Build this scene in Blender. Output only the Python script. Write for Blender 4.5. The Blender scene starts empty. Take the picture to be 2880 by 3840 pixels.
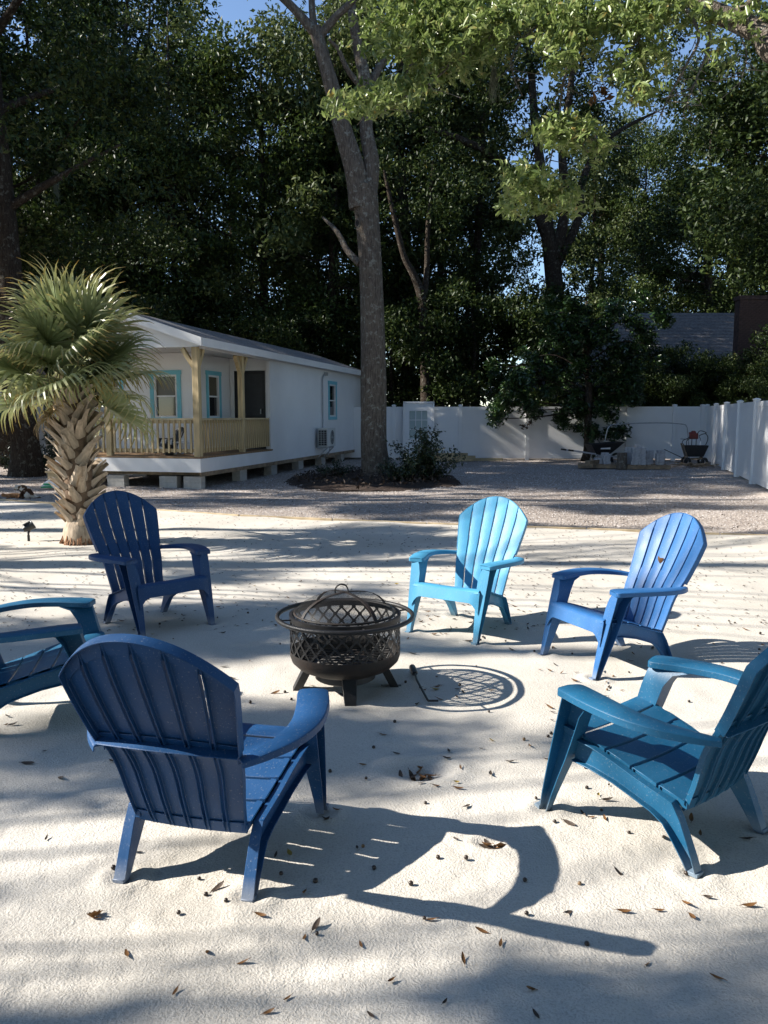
import bpy, bmesh, math, random
import numpy as np
from mathutils import Vector, Matrix, Euler

R = math.radians
scene = bpy.context.scene
col = scene.collection

# ---------------------------------------------------------------- camera
CAM_H = 1.5
cam_data = bpy.data.cameras.new('camera')
cam = bpy.data.objects.new('camera', cam_data)
col.objects.link(cam)
scene.camera = cam
cam_data.sensor_fit = 'VERTICAL'
cam_data.sensor_height = 36.0
cam_data.lens = 36.0 * 3014.0 / 3840.0
cam_data.clip_start = 0.05
cam_data.clip_end = 3000.0
PITCH = math.atan(360.0 / 3014.0)
cam.location = (0, 0, CAM_H)
cam.rotation_euler = (math.pi / 2 - PITCH, 0, 0)

# ---------------------------------------------------------------- sky, sun, exposure
SUN_EL = R(33.5)
SUN_AZ = R(-90.0)          # compass angle from +Y towards +X: the sun stands to the left
world = bpy.data.worlds.new('World')
scene.world = world
world.use_nodes = True
wn = world.node_tree.nodes
wl = world.node_tree.links
wn.clear()
wo = wn.new('ShaderNodeOutputWorld')
wb = wn.new('ShaderNodeBackground')
sky = wn.new('ShaderNodeTexSky')
sky.sky_type = 'NISHITA'
sky.sun_disc = False
sky.sun_elevation = SUN_EL
sky.sun_rotation = SUN_AZ
sky.altitude = 1500.0
sky.air_density = 1.0
sky.dust_density = 0.1
sky.ozone_density = 2.0
wb.inputs['Strength'].default_value = 0.105
wl.new(sky.outputs[0], wb.inputs['Color'])
wl.new(wb.outputs[0], wo.inputs['Surface'])

sun_data = bpy.data.lights.new('sun', 'SUN')
sun_data.energy = 5.0
sun_data.angle = R(0.55)
sun_data.color = (1.0, 0.95, 0.875)
sun = bpy.data.objects.new('sun', sun_data)
col.objects.link(sun)
sun_dir = Vector((math.sin(SUN_AZ) * math.cos(SUN_EL), math.cos(SUN_AZ) * math.cos(SUN_EL), math.sin(SUN_EL)))
sun.rotation_euler = (-sun_dir).to_track_quat('-Z', 'Y').to_euler()
sun.location = (-40, 0, 30)

scene.view_settings.view_transform = 'Standard'
scene.view_settings.look = 'None'
scene.view_settings.gamma = 1.0
scene.view_settings.use_curve_mapping = False
scene.view_settings.exposure = 1.12
scene.cycles.max_bounces = 3
scene.cycles.diffuse_bounces = 2
scene.cycles.glossy_bounces = 2
scene.cycles.transmission_bounces = 2
scene.cycles.transparent_max_bounces = 8

rng = np.random.default_rng(11)
random.seed(5)

# ---------------------------------------------------------------- materials
def nmat(name):
    m = bpy.data.materials.new(name)
    m.use_nodes = True
    nt = m.node_tree
    nt.nodes.clear()
    return m, nt

def N(nt, t, **kw):
    n = nt.nodes.new(t)
    for k, v in kw.items():
        if k.startswith('i_'):
            n.inputs[k[2:].replace('_', ' ')].default_value = v
        else:
            setattr(n, k, v)
    return n

def ramp(nt, fac, stops):
    r = nt.nodes.new('ShaderNodeValToRGB')
    el = r.color_ramp.elements
    while len(el) > 1:
        el.remove(el[-1])
    el[0].position = stops[0][0]; el[0].color = (*stops[0][1], 1)
    for p, c in stops[1:]:
        e = el.new(p); e.color = (*c, 1)
    nt.links.new(fac, r.inputs[0])
    return r.outputs[0]

def noise(nt, scale, detail=3.0, rough=0.55, coord='Object', stretch=None):
    tc = nt.nodes.new('ShaderNodeTexCoord')
    out = tc.outputs[coord] if coord != 'Position' else None
    if coord == 'Position':
        g = nt.nodes.new('ShaderNodeNewGeometry'); out = g.outputs['Position']
    if stretch:
        mp = nt.nodes.new('ShaderNodeMapping'); mp.inputs['Scale'].default_value = stretch
        nt.links.new(out, mp.inputs['Vector']); out = mp.outputs[0]
    n = nt.nodes.new('ShaderNodeTexNoise')
    n.inputs['Scale'].default_value = scale
    n.inputs['Detail'].default_value = detail
    n.inputs['Roughness'].default_value = rough
    nt.links.new(out, n.inputs['Vector'])
    return n.outputs['Fac']

def finish(m, nt, color, rough=0.6, bump=None, metal=0.0, spec=0.5, translucent=0.0, tcolor=None, alpha=None, bdist=0.01):
    """color: socket or tuple; bump: list of (socket, strength)"""
    p = nt.nodes.new('ShaderNodeBsdfPrincipled')
    o = nt.nodes.new('ShaderNodeOutputMaterial')
    if isinstance(color, tuple):
        p.inputs['Base Color'].default_value = (*color, 1)
    else:
        nt.links.new(color, p.inputs['Base Color'])
    if isinstance(rough, (int, float)):
        p.inputs['Roughness'].default_value = rough
    else:
        nt.links.new(rough, p.inputs['Roughness'])
    p.inputs['Metallic'].default_value = metal
    p.inputs['Specular IOR Level'].default_value = spec
    prev = None
    for s, st in (bump or []):
        b = nt.nodes.new('ShaderNodeBump')
        b.inputs['Strength'].default_value = st
        b.inputs['Distance'].default_value = bdist
        nt.links.new(s, b.inputs['Height'])
        if prev:
            nt.links.new(prev, b.inputs['Normal'])
        prev = b.outputs[0]
    if prev:
        nt.links.new(prev, p.inputs['Normal'])
    surf = p.outputs[0]
    if translucent > 0:
        t = nt.nodes.new('ShaderNodeBsdfTranslucent')
        if tcolor is None:
            if isinstance(color, tuple):
                t.inputs[0].default_value = (*color, 1)
            else:
                nt.links.new(color, t.inputs[0])
        else:
            t.inputs[0].default_value = (*tcolor, 1)
        mx = nt.nodes.new('ShaderNodeMixShader'); mx.inputs[0].default_value = translucent
        nt.links.new(surf, mx.inputs[1]); nt.links.new(t.outputs[0], mx.inputs[2]); surf = mx.outputs[0]
    if alpha is not None:
        t = nt.nodes.new('ShaderNodeBsdfTransparent')
        mx = nt.nodes.new('ShaderNodeMixShader')
        if isinstance(alpha, (int, float)):
            mx.inputs[0].default_value = alpha
        else:
            nt.links.new(alpha, mx.inputs[0])
        nt.links.new(t.outputs[0], mx.inputs[1]); nt.links.new(surf, mx.inputs[2]); surf = mx.outputs[0]
    nt.links.new(surf, o.inputs[0])
    return m

def simple(name, c, rough=0.6, var=0.25, scale=6.0, bump=0.15, bscale=60.0, metal=0.0, spec=0.5, stretch=None, coord='Object', bdist=0.01):
    m, nt = nmat(name)
    f = noise(nt, scale, 2, 0.6, coord, stretch)
    lo = tuple(x * (1 - var) for x in c); hi = tuple(min(1, x * (1 + var)) for x in c)
    cs = ramp(nt, f, [(0.3, lo), (0.7, hi)])
    b = [(noise(nt, bscale, 1, 0.6, coord, stretch), bump)] if bump else None
    return finish(m, nt, cs, rough, b, metal, spec, bdist=bdist)

MAT = {}
def leafmat(name, stops, scale=9.0, rough=0.45, tr=0.3, spec=0.4):
    m, nt = nmat(name)
    f = noise(nt, scale, 0, 0.7, 'Object')
    return finish(m, nt, ramp(nt, f, stops), rough, None, 0, spec, tr)

def plastic(name, c):
    m, nt = nmat(name)
    f = noise(nt, 5.0, 2, 0.65)
    g = noise(nt, 90.0, 1, 0.7, stretch=(1.0, 1.0, 0.06))
    d = noise(nt, 420.0, 0, 0.6)
    lo = tuple(x * 0.86 for x in c); hi = tuple(min(1, x * 1.10 + 0.004) for x in c)
    cs = ramp(nt, f, [(0.25, lo), (0.75, hi)])
    dust = N(nt, 'ShaderNodeMix', data_type='RGBA')
    dm = ramp(nt, noise(nt, 130.0, 1, 0.8), [(0.63, (0, 0, 0)), (0.82, (0.35, 0.35, 0.35))])
    tc = nt.nodes.new('ShaderNodeTexCoord'); sep = nt.nodes.new('ShaderNodeSeparateXYZ')
    nt.links.new(tc.outputs['Object'], sep.inputs[0])
    zr = N(nt, 'ShaderNodeMapRange'); zr.inputs['From Min'].default_value = 0.075; zr.inputs['From Max'].default_value = 0.0
    zr.inputs['To Min'].default_value = 0.0; zr.inputs['To Max'].default_value = 0.9
    nt.links.new(sep.outputs['Z'], zr.inputs['Value'])
    zm = N(nt, 'ShaderNodeMath', operation='MULTIPLY'); nt.links.new(zr.outputs[0], zm.inputs[0]); nt.links.new(f, zm.inputs[1])
    za = N(nt, 'ShaderNodeMath', operation='ADD'); nt.links.new(zm.outputs[0], za.inputs[0]); nt.links.new(dm, za.inputs[1])
    nt.links.new(za.outputs[0], dust.inputs['Factor'])
    nt.links.new(cs, dust.inputs['A'])
    dust.inputs['B'].default_value = (0.42, 0.42, 0.40, 1)
    rr = ramp(nt, f, [(0.3, (0.42,) * 3), (0.7, (0.56,) * 3)])
    return finish(m, nt, dust.outputs['Result'], rr, [(g, 0.16), (d, 0.05)], 0, 0.36, bdist=0.004)

MAT['cobalt'] = plastic('cobalt_plastic', (0.022, 0.115, 0.30))
MAT['navy'] = plastic('navy_plastic', (0.008, 0.052, 0.155))
MAT['royal'] = plastic('royal_plastic', (0.009, 0.060, 0.168))
MAT['skyblue'] = plastic('sky_blue_plastic', (0.060, 0.285, 0.47))
MAT['teal'] = plastic('teal_plastic', (0.010, 0.098, 0.195))
MAT['black_plastic'] = simple('black_plastic', (0.012, 0.013, 0.015), 0.45, 0.3, 8, 0.1)
MAT['black_metal'] = simple('black_metal', (0.012, 0.011, 0.011), 0.48, 0.4, 20, 0.2, 160, 0.0, 0.5)
MAT['vinyl'] = simple('white_vinyl', (0.80, 0.80, 0.79), 0.4, 0.03, 1.5, 0.04, 30)
MAT['siding'] = None
MAT['trimwhite'] = simple('white_trim_paint', (0.80, 0.79, 0.77), 0.5, 0.04, 2.0, 0.1, 40)
MAT['aqua'] = simple('aqua_trim_paint', (0.17, 0.50, 0.58), 0.5, 0.06, 3.0, 0.1, 40)
MAT['lumber'] = simple('treated_lumber', (0.50, 0.38, 0.20), 0.65, 0.28, 3.0, 0.3, 60, stretch=(6, 6, 0.6))
MAT['lumber_x'] = simple('treated_lumber_rail', (0.50, 0.39, 0.22), 0.65, 0.25, 3.0, 0.3, 60)
MAT['edgeboard'] = simple('faded_edging_board', (0.42, 0.33, 0.21), 0.8, 0.35, 4.0, 0.3, 50)
MAT['deckwood'] = simple('deck_wood', (0.26, 0.155, 0.075), 0.7, 0.3, 5.0, 0.3, 60)
MAT['oldwood'] = simple('weathered_wood', (0.26, 0.19, 0.12), 0.8, 0.35, 6.0, 0.4, 50)
MAT['concrete'] = simple('concrete_block', (0.42, 0.40, 0.36), 0.9, 0.15, 8.0, 0.4, 80)
MAT['paver'] = simple('paver_concrete', (0.42, 0.42, 0.43), 0.9, 0.25, 9.0, 0.4, 80)
MAT['galv'] = simple('galvanised_steel', (0.45, 0.46, 0.47), 0.4, 0.15, 12.0, 0.1, 60, 0.7)
MAT['rubber'] = simple('rubber', (0.02, 0.02, 0.02), 0.8, 0.3, 20.0, 0.2)
MAT['red'] = simple('red_paint', (0.12, 0.018, 0.015), 0.45, 0.3, 9.0, 0.1)
MAT['acwhite'] = simple('cream_enamel', (0.62, 0.62, 0.58), 0.4, 0.06, 4.0, 0.05)
MAT['greycol'] = simple('grey_conduit', (0.42, 0.43, 0.45), 0.5, 0.1, 5.0, 0.05)
MAT['shingle'] = simple('grey_shingles', (0.20, 0.195, 0.20), 0.9, 0.35, 14.0, 0.5, 40, bdist=0.02)
MAT['nshingle'] = simple('brown_grey_shingles', (0.17, 0.155, 0.15), 0.9, 0.35, 9.0, 0.5, 40, bdist=0.02)
MAT['hedgewall'] = simple('dark_wall_paint', (0.10, 0.09, 0.08), 0.8, 0.2, 5.0, 0.1)
MAT['shedgrey'] = simple('grey_shed_paint', (0.42, 0.44, 0.46), 0.6, 0.05, 3.0, 0.1)
MAT['mulch'] = simple('mulch', (0.045, 0.026, 0.016), 0.95, 0.6, 30.0, 0.9, 90, bdist=0.03)
MAT['hammock'] = simple('green_canvas', (0.02, 0.10, 0.09), 0.8, 0.2, 12.0, 0.3)
MAT['greenplastic'] = simple('green_print', (0.03, 0.33, 0.12), 0.4, 0.1, 12.0, 0.1)
MAT['char'] = simple('charred_wood', (0.02, 0.017, 0.015), 0.9, 0.5, 30.0, 0.6)
MAT['ash'] = simple('ash', (0.18, 0.17, 0.16), 0.95, 0.4, 40.0, 0.6)
MAT['screen_door'] = simple('dark_screen_door', (0.020, 0.022, 0.026), 0.4, 0.2, 5.0, 0.0)

def m_siding():
    m, nt = nmat('white_siding')
    f = noise(nt, 1.2, 4, 0.6)
    g = noise(nt, 40.0, 3, 0.6, stretch=(1, 1, 0.03))
    return finish(m, nt, ramp(nt, f, [(0.3, (0.77, 0.765, 0.75)), (0.7, (0.83, 0.825, 0.81))]), 0.55, [(g, 0.25)], bdist=0.004)
MAT['siding'] = m_siding()

def m_rusty():
    m, nt = nmat('rusty_black_steel')
    f = noise(nt, 7.0, 5, 0.7)
    cs = ramp(nt, f, [(0.40, (0.012, 0.011, 0.010)), (0.60, (0.022, 0.014, 0.010)), (0.80, (0.055, 0.026, 0.014))])
    return finish(m, nt, cs, 0.62, [(noise(nt, 120, 3), 0.2)], 0.0, 0.4)
MAT['rusty'] = m_rusty()

def m_wiremesh():
    m, nt = nmat('wire_mesh')
    tc = nt.nodes.new('ShaderNodeTexCoord')
    def wave(rot):
        mp = nt.nodes.new('ShaderNodeMapping'); mp.inputs['Rotation'].default_value = rot
        nt.links.new(tc.outputs['UV'], mp.inputs['Vector'])
        w = nt.nodes.new('ShaderNodeTexWave'); w.inputs['Scale'].default_value = 110.0
        nt.links.new(mp.outputs[0], w.inputs['Vector'])
        return w.outputs['Fac']
    a = wave((0, 0, R(35))); b = wave((0, 0, R(-35)))
    mxn = N(nt, 'ShaderNodeMath', operation='MAXIMUM'); nt.links.new(a, mxn.inputs[0]); nt.links.new(b, mxn.inputs[1])
    gt = N(nt, 'ShaderNodeMath', operation='GREATER_THAN'); gt.inputs[1].default_value = 0.94
    nt.links.new(mxn.outputs[0], gt.inputs[0])
    return finish(m, nt, (0.018, 0.017, 0.016), 0.5, None, 0.0, 0.4, alpha=gt.outputs[0])
MAT['mesh'] = m_wiremesh()

def m_glass():
    m, nt = nmat('window_glass')
    return finish(m, nt, (0.018, 0.020, 0.022), 0.04, None, 0.0, 0.9)
MAT['glass'] = m_glass()
MAT['blind'] = simple('tan_blind', (0.10, 0.085, 0.055), 0.25, 0.2, 2.0, 0.0)
MAT['frosted'] = simple('frosted_glass', (0.42, 0.50, 0.48), 0.15, 0.06, 3.0, 0.0)

def m_sand():
    m, nt = nmat('white_sand')
    a = noise(nt, 0.9, 2, 0.6, 'Position')
    vo = N(nt, 'ShaderNodeTexVoronoi', voronoi_dimensions='2D', i_Scale=95.0)
    ge = nt.nodes.new('ShaderNodeNewGeometry')
    dn = nt.nodes.new('ShaderNodeTexNoise'); dn.inputs['Scale'].default_value = 30.0; dn.inputs['Detail'].default_value = 0.0
    nt.links.new(ge.outputs['Position'], dn.inputs['Vector'])
    vm = N(nt, 'ShaderNodeMix', data_type='VECTOR'); vm.inputs['Factor'].default_value = 0.035
    nt.links.new(ge.outputs['Position'], vm.inputs['A']); nt.links.new(dn.outputs['Color'], vm.inputs['B'])
    nt.links.new(vm.outputs['Result'], vo.inputs['Vector'])
    b = vo.outputs['Distance']
    c = noise(nt, 150.0, 1, 0.75, 'Position')
    base = ramp(nt, a, [(0.30, (0.53, 0.49, 0.425)), (0.70, (0.63, 0.59, 0.525))])
    spk = ramp(nt, c, [(0.30, (0.72, 0.70, 0.67)), (0.52, (1, 1, 1))])
    mx = N(nt, 'ShaderNodeMix', data_type='RGBA', blend_type='MULTIPLY'); mx.inputs['Factor'].default_value = 0.75
    nt.links.new(base, mx.inputs['A']); nt.links.new(spk, mx.inputs['B'])
    return finish(m, nt, mx.outputs['Result'], 0.95, [(b, 0.20), (c, 0.30)], 0, 0.1, bdist=0.009)
MAT['sand'] = m_sand()

def m_gravelbase():
    m, nt = nmat('gravel_bed')
    a = noise(nt, 0.5, 2, 0.6, 'Position')
    v = N(nt, 'ShaderNodeTexVoronoi', voronoi_dimensions='2D', i_Scale=26.0)
    g = nt.nodes.new('ShaderNodeNewGeometry'); nt.links.new(g.outputs['Position'], v.inputs['Vector'])
    base = ramp(nt, a, [(0.3, (0.34, 0.305, 0.275)), (0.7, (0.45, 0.41, 0.375))])
    vc = ramp(nt, v.outputs['Color'], [(0.1, (0.55, 0.5, 0.47)), (0.9, (1.15, 1.1, 1.05))])
    mx = N(nt, 'ShaderNodeMix', data_type='RGBA', blend_type='MULTIPLY'); mx.inputs['Factor'].default_value = 0.9
    nt.links.new(base, mx.inputs['A']); nt.links.new(vc, mx.inputs['B'])
    return finish(m, nt, mx.outputs['Result'], 0.95, [(v.outputs['Distance'], 0.7)], 0, 0.1, bdist=0.02)
MAT['gravel'] = m_gravelbase()
def m_stones():
    m, nt = nmat('gravel_stones')
    f = noise(nt, 21.0, 1, 0.5, 'Position')
    return finish(m, nt, ramp(nt, f, [(0.30, (0.18, 0.155, 0.14)), (0.5, (0.40, 0.36, 0.33)), (0.66, (0.57, 0.53, 0.50))]), 0.9, None, 0, 0.2)
MAT['stones'] = m_stones()
MAT['soil'] = simple('forest_soil', (0.05, 0.038, 0.025), 0.95, 0.5, 0.8, 0.7, 12, coord='Position', bdist=0.05)

def m_bark(name, c1, c2, c3, lich):
    m, nt = nmat(name)
    f = noise(nt, 13.0, 3, 0.75, stretch=(2.4, 2.4, 0.40))
    s = noise(nt, 9.0, 3, 0.7)
    cs = ramp(nt, f, [(0.25, c1), (0.5, c2), (0.8, c3)])
    mx = N(nt, 'ShaderNodeMix', data_type='RGBA')
    lm = ramp(nt, s, [(0.56, (0, 0, 0)), (0.66, (lich,) * 3)])
    nt.links.new(lm, mx.inputs['Factor']); nt.links.new(cs, mx.inputs['A'])
    mx.inputs['B'].default_value = (0.34, 0.34, 0.29, 1)
    return finish(m, nt, mx.outputs['Result'], 0.95, [(f, 1.0), (noise(nt, 45, 1, 0.7), 0.6)], 0, 0.1, bdist=0.05)
MAT['bark'] = m_bark('oak_bark', (0.060, 0.046, 0.036), (0.165, 0.138, 0.112), (0.29, 0.25, 0.205), 0.85)
MAT['bark_dark'] = m_bark('dark_bark', (0.022, 0.016, 0.012), (0.055, 0.042, 0.032), (0.10, 0.08, 0.062), 0.35)
MAT['twig'] = m_bark('pale_twig_bark', (0.13, 0.11, 0.09), (0.24, 0.21, 0.18), (0.36, 0.33, 0.29), 0.3)

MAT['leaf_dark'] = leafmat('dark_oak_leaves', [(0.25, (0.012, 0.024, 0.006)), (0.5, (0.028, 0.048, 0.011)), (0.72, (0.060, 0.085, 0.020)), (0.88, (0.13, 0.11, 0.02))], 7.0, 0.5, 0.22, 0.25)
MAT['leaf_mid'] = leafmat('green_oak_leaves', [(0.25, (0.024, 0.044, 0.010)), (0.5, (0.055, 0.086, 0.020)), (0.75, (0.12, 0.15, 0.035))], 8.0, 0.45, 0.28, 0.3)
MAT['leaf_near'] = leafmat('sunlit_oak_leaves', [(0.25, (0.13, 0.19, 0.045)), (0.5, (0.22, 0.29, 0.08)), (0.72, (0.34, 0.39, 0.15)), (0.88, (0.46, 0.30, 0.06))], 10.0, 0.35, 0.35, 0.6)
MAT['leaf_gloss'] = leafmat('glossy_magnolia_leaves', [(0.25, (0.012, 0.030, 0.008)), (0.5, (0.026, 0.058, 0.014)), (0.78, (0.055, 0.10, 0.022))], 6.0, 0.28, 0.12, 0.6)
MAT['leaf_pine'] = leafmat('pale_green_leaves', [(0.25, (0.05, 0.075, 0.02)), (0.6, (0.10, 0.13, 0.04)), (0.8, (0.17, 0.18, 0.06))], 7.0, 0.5, 0.3)
MAT['leaf_shrub'] = leafmat('shrub_leaves', [(0.25, (0.014, 0.026, 0.010)), (0.6, (0.028, 0.048, 0.016)), (0.8, (0.05, 0.075, 0.025))], 14.0, 0.32, 0.15, 0.6)
MAT['moss'] = simple('spanish_moss', (0.20, 0.21, 0.15), 0.95, 0.3, 12.0, 0.3)
MAT['dryleaf'] = leafmat('dry_brown_leaves', [(0.3, (0.085, 0.040, 0.014)), (0.5, (0.17, 0.08, 0.025)), (0.7, (0.26, 0.14, 0.05))], 3.0, 0.6, 0.1)
MAT['dryleaf2'] = simple('dark_dry_leaf', (0.060, 0.040, 0.026), 0.7, 0.5, 25.0, 0.3)
MAT['yellowleaf'] = simple('yellow_leaf', (0.40, 0.27, 0.04), 0.6, 0.3, 25.0, 0.3)
MAT['acorn'] = simple('dark_acorn', (0.040, 0.026, 0.017), 0.35, 0.5, 60.0, 0.1)
MAT['acorn_tan'] = simple('tan_acorn', (0.20, 0.12, 0.055), 0.4, 0.4, 60.0, 0.1)

def m_frond():
    m, nt = nmat('palm_frond')
    at = N(nt, 'ShaderNodeAttribute', attribute_name='along')
    f = noise(nt, 11.0, 3, 0.6)
    add = N(nt, 'ShaderNodeMath', operation='MULTIPLY_ADD'); add.inputs[1].default_value = 0.45
    nt.links.new(f, add.inputs[0]); nt.links.new(at.outputs['Fac'], add.inputs[2])
    sub = N(nt, 'ShaderNodeMath', operation='SUBTRACT'); sub.inputs[1].default_value = 0.22
    nt.links.new(add.outputs[0], sub.inputs[0])
    cs = ramp(nt, sub.outputs[0], [(0.0, (0.16, 0.19, 0.07)), (0.45, (0.22, 0.265, 0.11)), (0.80, (0.33, 0.33, 0.14)), (0.97, (0.36, 0.25, 0.06)), (1.0, (0.34, 0.19, 0.05))])
    return finish(m, nt, cs, 0.36, None, 0, 0.55, 0.22)
MAT['frond'] = m_frond()
MAT['frond_dry'] = simple('dry_frond', (0.36, 0.23, 0.09), 0.6, 0.35, 9.0, 0.2)
MAT['petiole'] = simple('palm_petiole', (0.20, 0.20, 0.06), 0.5, 0.25, 6.0, 0.1)
MAT['boot'] = simple('palm_boot', (0.40, 0.315, 0.225), 0.85, 0.40, 7.0, 0.5, 40, stretch=(3, 3, 0.7))
MAT['boot_dark'] = simple('palm_boot_fibre', (0.16, 0.105, 0.065), 0.95, 0.4, 14.0, 0.7, 50)
MAT['roots'] = simple('palm_roots', (0.30, 0.16, 0.085), 0.95, 0.4, 24.0, 0.7, 50)
def m_fur():
    m, nt = nmat('calico_fur')
    f = noise(nt, 13.0, 2, 0.5)
    cs = ramp(nt, f, [(0.40, (0.055, 0.030, 0.018)), (0.50, (0.12, 0.06, 0.03)), (0.545, (0.62, 0.55, 0.46)), (0.70, (0.70, 0.64, 0.56))])
    return finish(m, nt, cs, 0.9, [(noise(nt, 160, 3), 0.4)], 0, 0.1)
MAT['calico'] = m_fur()
MAT['ginger'] = simple('ginger_fur', (0.36, 0.17, 0.07), 0.9, 0.4, 28.0, 0.4, 160)
def m_brick():
    return simple('brick', (0.10, 0.055, 0.042), 0.9, 0.4, 6.0, 0.4, 40)
MAT['brick'] = m_brick()
MAT['mortar'] = simple('mortar', (0.22, 0.20, 0.18), 0.95, 0.2, 10.0, 0.3)

# ---------------------------------------------------------------- mesh helpers
def add_obj(name, me, mat=None, parent=None, loc=None, rot=None, scale=None):
    o = bpy.data.objects.new(name, me)
    col.objects.link(o)
    if mat is not None and me is not None and not me.materials:
        me.materials.append(MAT[mat] if isinstance(mat, str) else mat)
    if parent is not None:
        o.parent = parent
    if loc is not None: o.location = loc
    if rot is not None: o.rotation_euler = rot
    if scale is not None: o.scale = scale if hasattr(scale, '__len__') else (scale,) * 3
    return o

def thing(name, label, cat, loc=(0, 0, 0), rotz=0.0, group=None):
    o = bpy.data.objects.new(name, None)
    o.empty_display_size = 0.1
    col.objects.link(o)
    o.location = loc
    o.rotation_euler = (0, 0, rotz)
    return tag(o, label, cat, group)

def tag(o, label, cat=None, group=None, kind=None):
    if label: o['label'] = label
    if cat: o['category'] = cat
    if group: o['group'] = group
    if kind: o['kind'] = kind
    return o

def structure(o):
    o['kind'] = 'structure'
    return o

def copy_tree(o, parent=None):
    c = o.copy()
    col.objects.link(c)
    c.parent = parent
    for ch in list(o.children):
        copy_tree(ch, c)
    return c

class MB:
    def __init__(s):
        s.v = []; s.f = []
    def add(s, verts, faces):
        b = len(s.v)
        s.v += [tuple(p) for p in verts]
        s.f += [tuple(i + b for i in f) for f in faces]
        return s
    def box(s, c, d, rot=None, taper=None):
        x, y, z = d[0] / 2, d[1] / 2, d[2] / 2
        t = taper or (1, 1)
        pts = [(-x, -y, -z), (x, -y, -z), (x, y, -z), (-x, y, -z), (-x * t[0], -y * t[1], z), (x * t[0], -y * t[1], z), (x * t[0], y * t[1], z), (-x * t[0], y * t[1], z)]
        if rot is not None:
            m = Euler(rot).to_matrix() if not isinstance(rot, Matrix) else rot
            pts = [m @ Vector(p) for p in pts]
        pts = [(p[0] + c[0], p[1] + c[1], p[2] + c[2]) for p in pts]
        return s.add(pts, [(0, 3, 2, 1), (4, 5, 6, 7), (0, 1, 5, 4), (1, 2, 6, 5), (2, 3, 7, 6), (3, 0, 4, 7)])
    def b2(s, lo, hi):
        return s.box([(a + b) / 2 for a, b in zip(lo, hi)], [b - a for a, b in zip(lo, hi)])
    def bar(s, p, q, w, h, up=(0, 0, 1)):
        p = Vector(p); q = Vector(q); d = (q - p); L = d.length; d.normalize()
        u = Vector(up); x = d.cross(u)
        if x.length < 1e-4: x = Vector((1, 0, 0))
        x.normalize(); u = x.cross(d)
        m = Matrix((x, d, u)).transposed()
        return s.box((p + q) / 2, (w, L, h), m)
    def tube(s, path, rad, n=8, cap=True, wob=0.0, seed=0, closed=False):
        P = [Vector(p) for p in path]; k = len(P)
        if not hasattr(rad, '__len__'): rad = [rad] * k
        rr = random.Random(seed)
        ph = [rr.uniform(0, 6.28) for _ in range(4)]
        verts = []; prev = None
        for i in range(k):
            if closed: d = P[(i + 1) % k] - P[i - 1]
            else: d = P[min(i + 1, k - 1)] - P[max(i - 1, 0)]
            d.normalize()
            if prev is None:
                a = Vector((0, 0, 1)) if abs(d.z) < 0.9 else Vector((1, 0, 0))
                x = d.cross(a).normalized()
            else:
                x = (prev - d * prev.dot(d)).normalized()
            prev = x; y = d.cross(x)
            for j in range(n):
                t = 6.28318 * j / n
                r = rad[i] * (1 + wob * (math.sin(3 * t + ph[0] + i * .15) * .5 + math.sin(5 * t + ph[1] - i * .21) * .35 + math.sin(2 * t + ph[2] + i * .4) * .4))
                verts.append(P[i] + x * (r * math.cos(t)) + y * (r * math.sin(t)))
        faces = []
        for i in range(k if closed else k - 1):
            i2 = (i + 1) % k
            for j in range(n):
                j2 = (j + 1) % n
                faces.append((i * n + j, i * n + j2, i2 * n + j2, i2 * n + j))
        if cap and not closed:
            faces.append(tuple(range(n - 1, -1, -1)))
            faces.append(tuple((k - 1) * n + j for j in range(n)))
        return s.add(verts, faces)
    def lathe(s, prof, n=32, c=(0, 0, 0), a0=0, cap=False):
        k = len(prof); vs = []
        for r, z in prof:
            for j in range(n):
                t = a0 + 6.28318531 * j / n
                vs.append((c[0] + r * math.cos(t), c[1] + r * math.sin(t), c[2] + z))
        fs = []
        for i in range(k - 1):
            for j in range(n):
                j2 = (j + 1) % n
                fs.append((i * n + j, i * n + j2, (i + 1) * n + j2, (i + 1) * n + j))
        if cap:
            fs.append(tuple(range(n - 1, -1, -1))); fs.append(tuple((k - 1) * n + j for j in range(n)))
        return s.add(vs, fs)
    def loft(s, secs, cap=True, close=True):
        """secs: list of closed sections with equal point counts"""
        n = len(secs[0]); vs = [p for sec in secs for p in sec]; fs = []
        for i in range(len(secs) - 1):
            for j in range(n if close else n - 1):
                j2 = (j + 1) % n
                fs.append((i * n + j, i * n + j2, (i + 1) * n + j2, (i + 1) * n + j))
        if cap:
            fs.append(tuple(range(n - 1, -1, -1))); fs.append(tuple((len(secs) - 1) * n + j for j in range(n)))
        return s.add(vs, fs)
    def mesh(s, name, mat=None, smooth=None, recalc=True):
        me = bpy.data.meshes.new(name)
        me.from_pydata(s.v, [], s.f)
        if recalc:
            bm = bmesh.new(); bm.from_mesh(me)
            bmesh.ops.recalc_face_normals(bm, faces=bm.faces)
            bm.to_mesh(me); bm.free()
        if smooth is not None:
            me.polygons.foreach_set('use_smooth', [True] * len(me.polygons))
            me.set_sharp_from_angle(angle=R(smooth))
        if mat: me.materials.append(MAT[mat] if isinstance(mat, str) else mat)
        me.update()
        return me
    def build(s, name, mat, parent=None, smooth=None, loc=None, rot=None, bevel=None):
        o = add_obj(name, s.mesh(name, mat, smooth), None, parent, loc, rot)
        if bevel:
            b = o.modifiers.new('bevel', 'BEVEL'); b.width = bevel; b.segments = 1; b.limit_method = 'ANGLE'; b.angle_limit = R(40)
        return o

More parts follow.
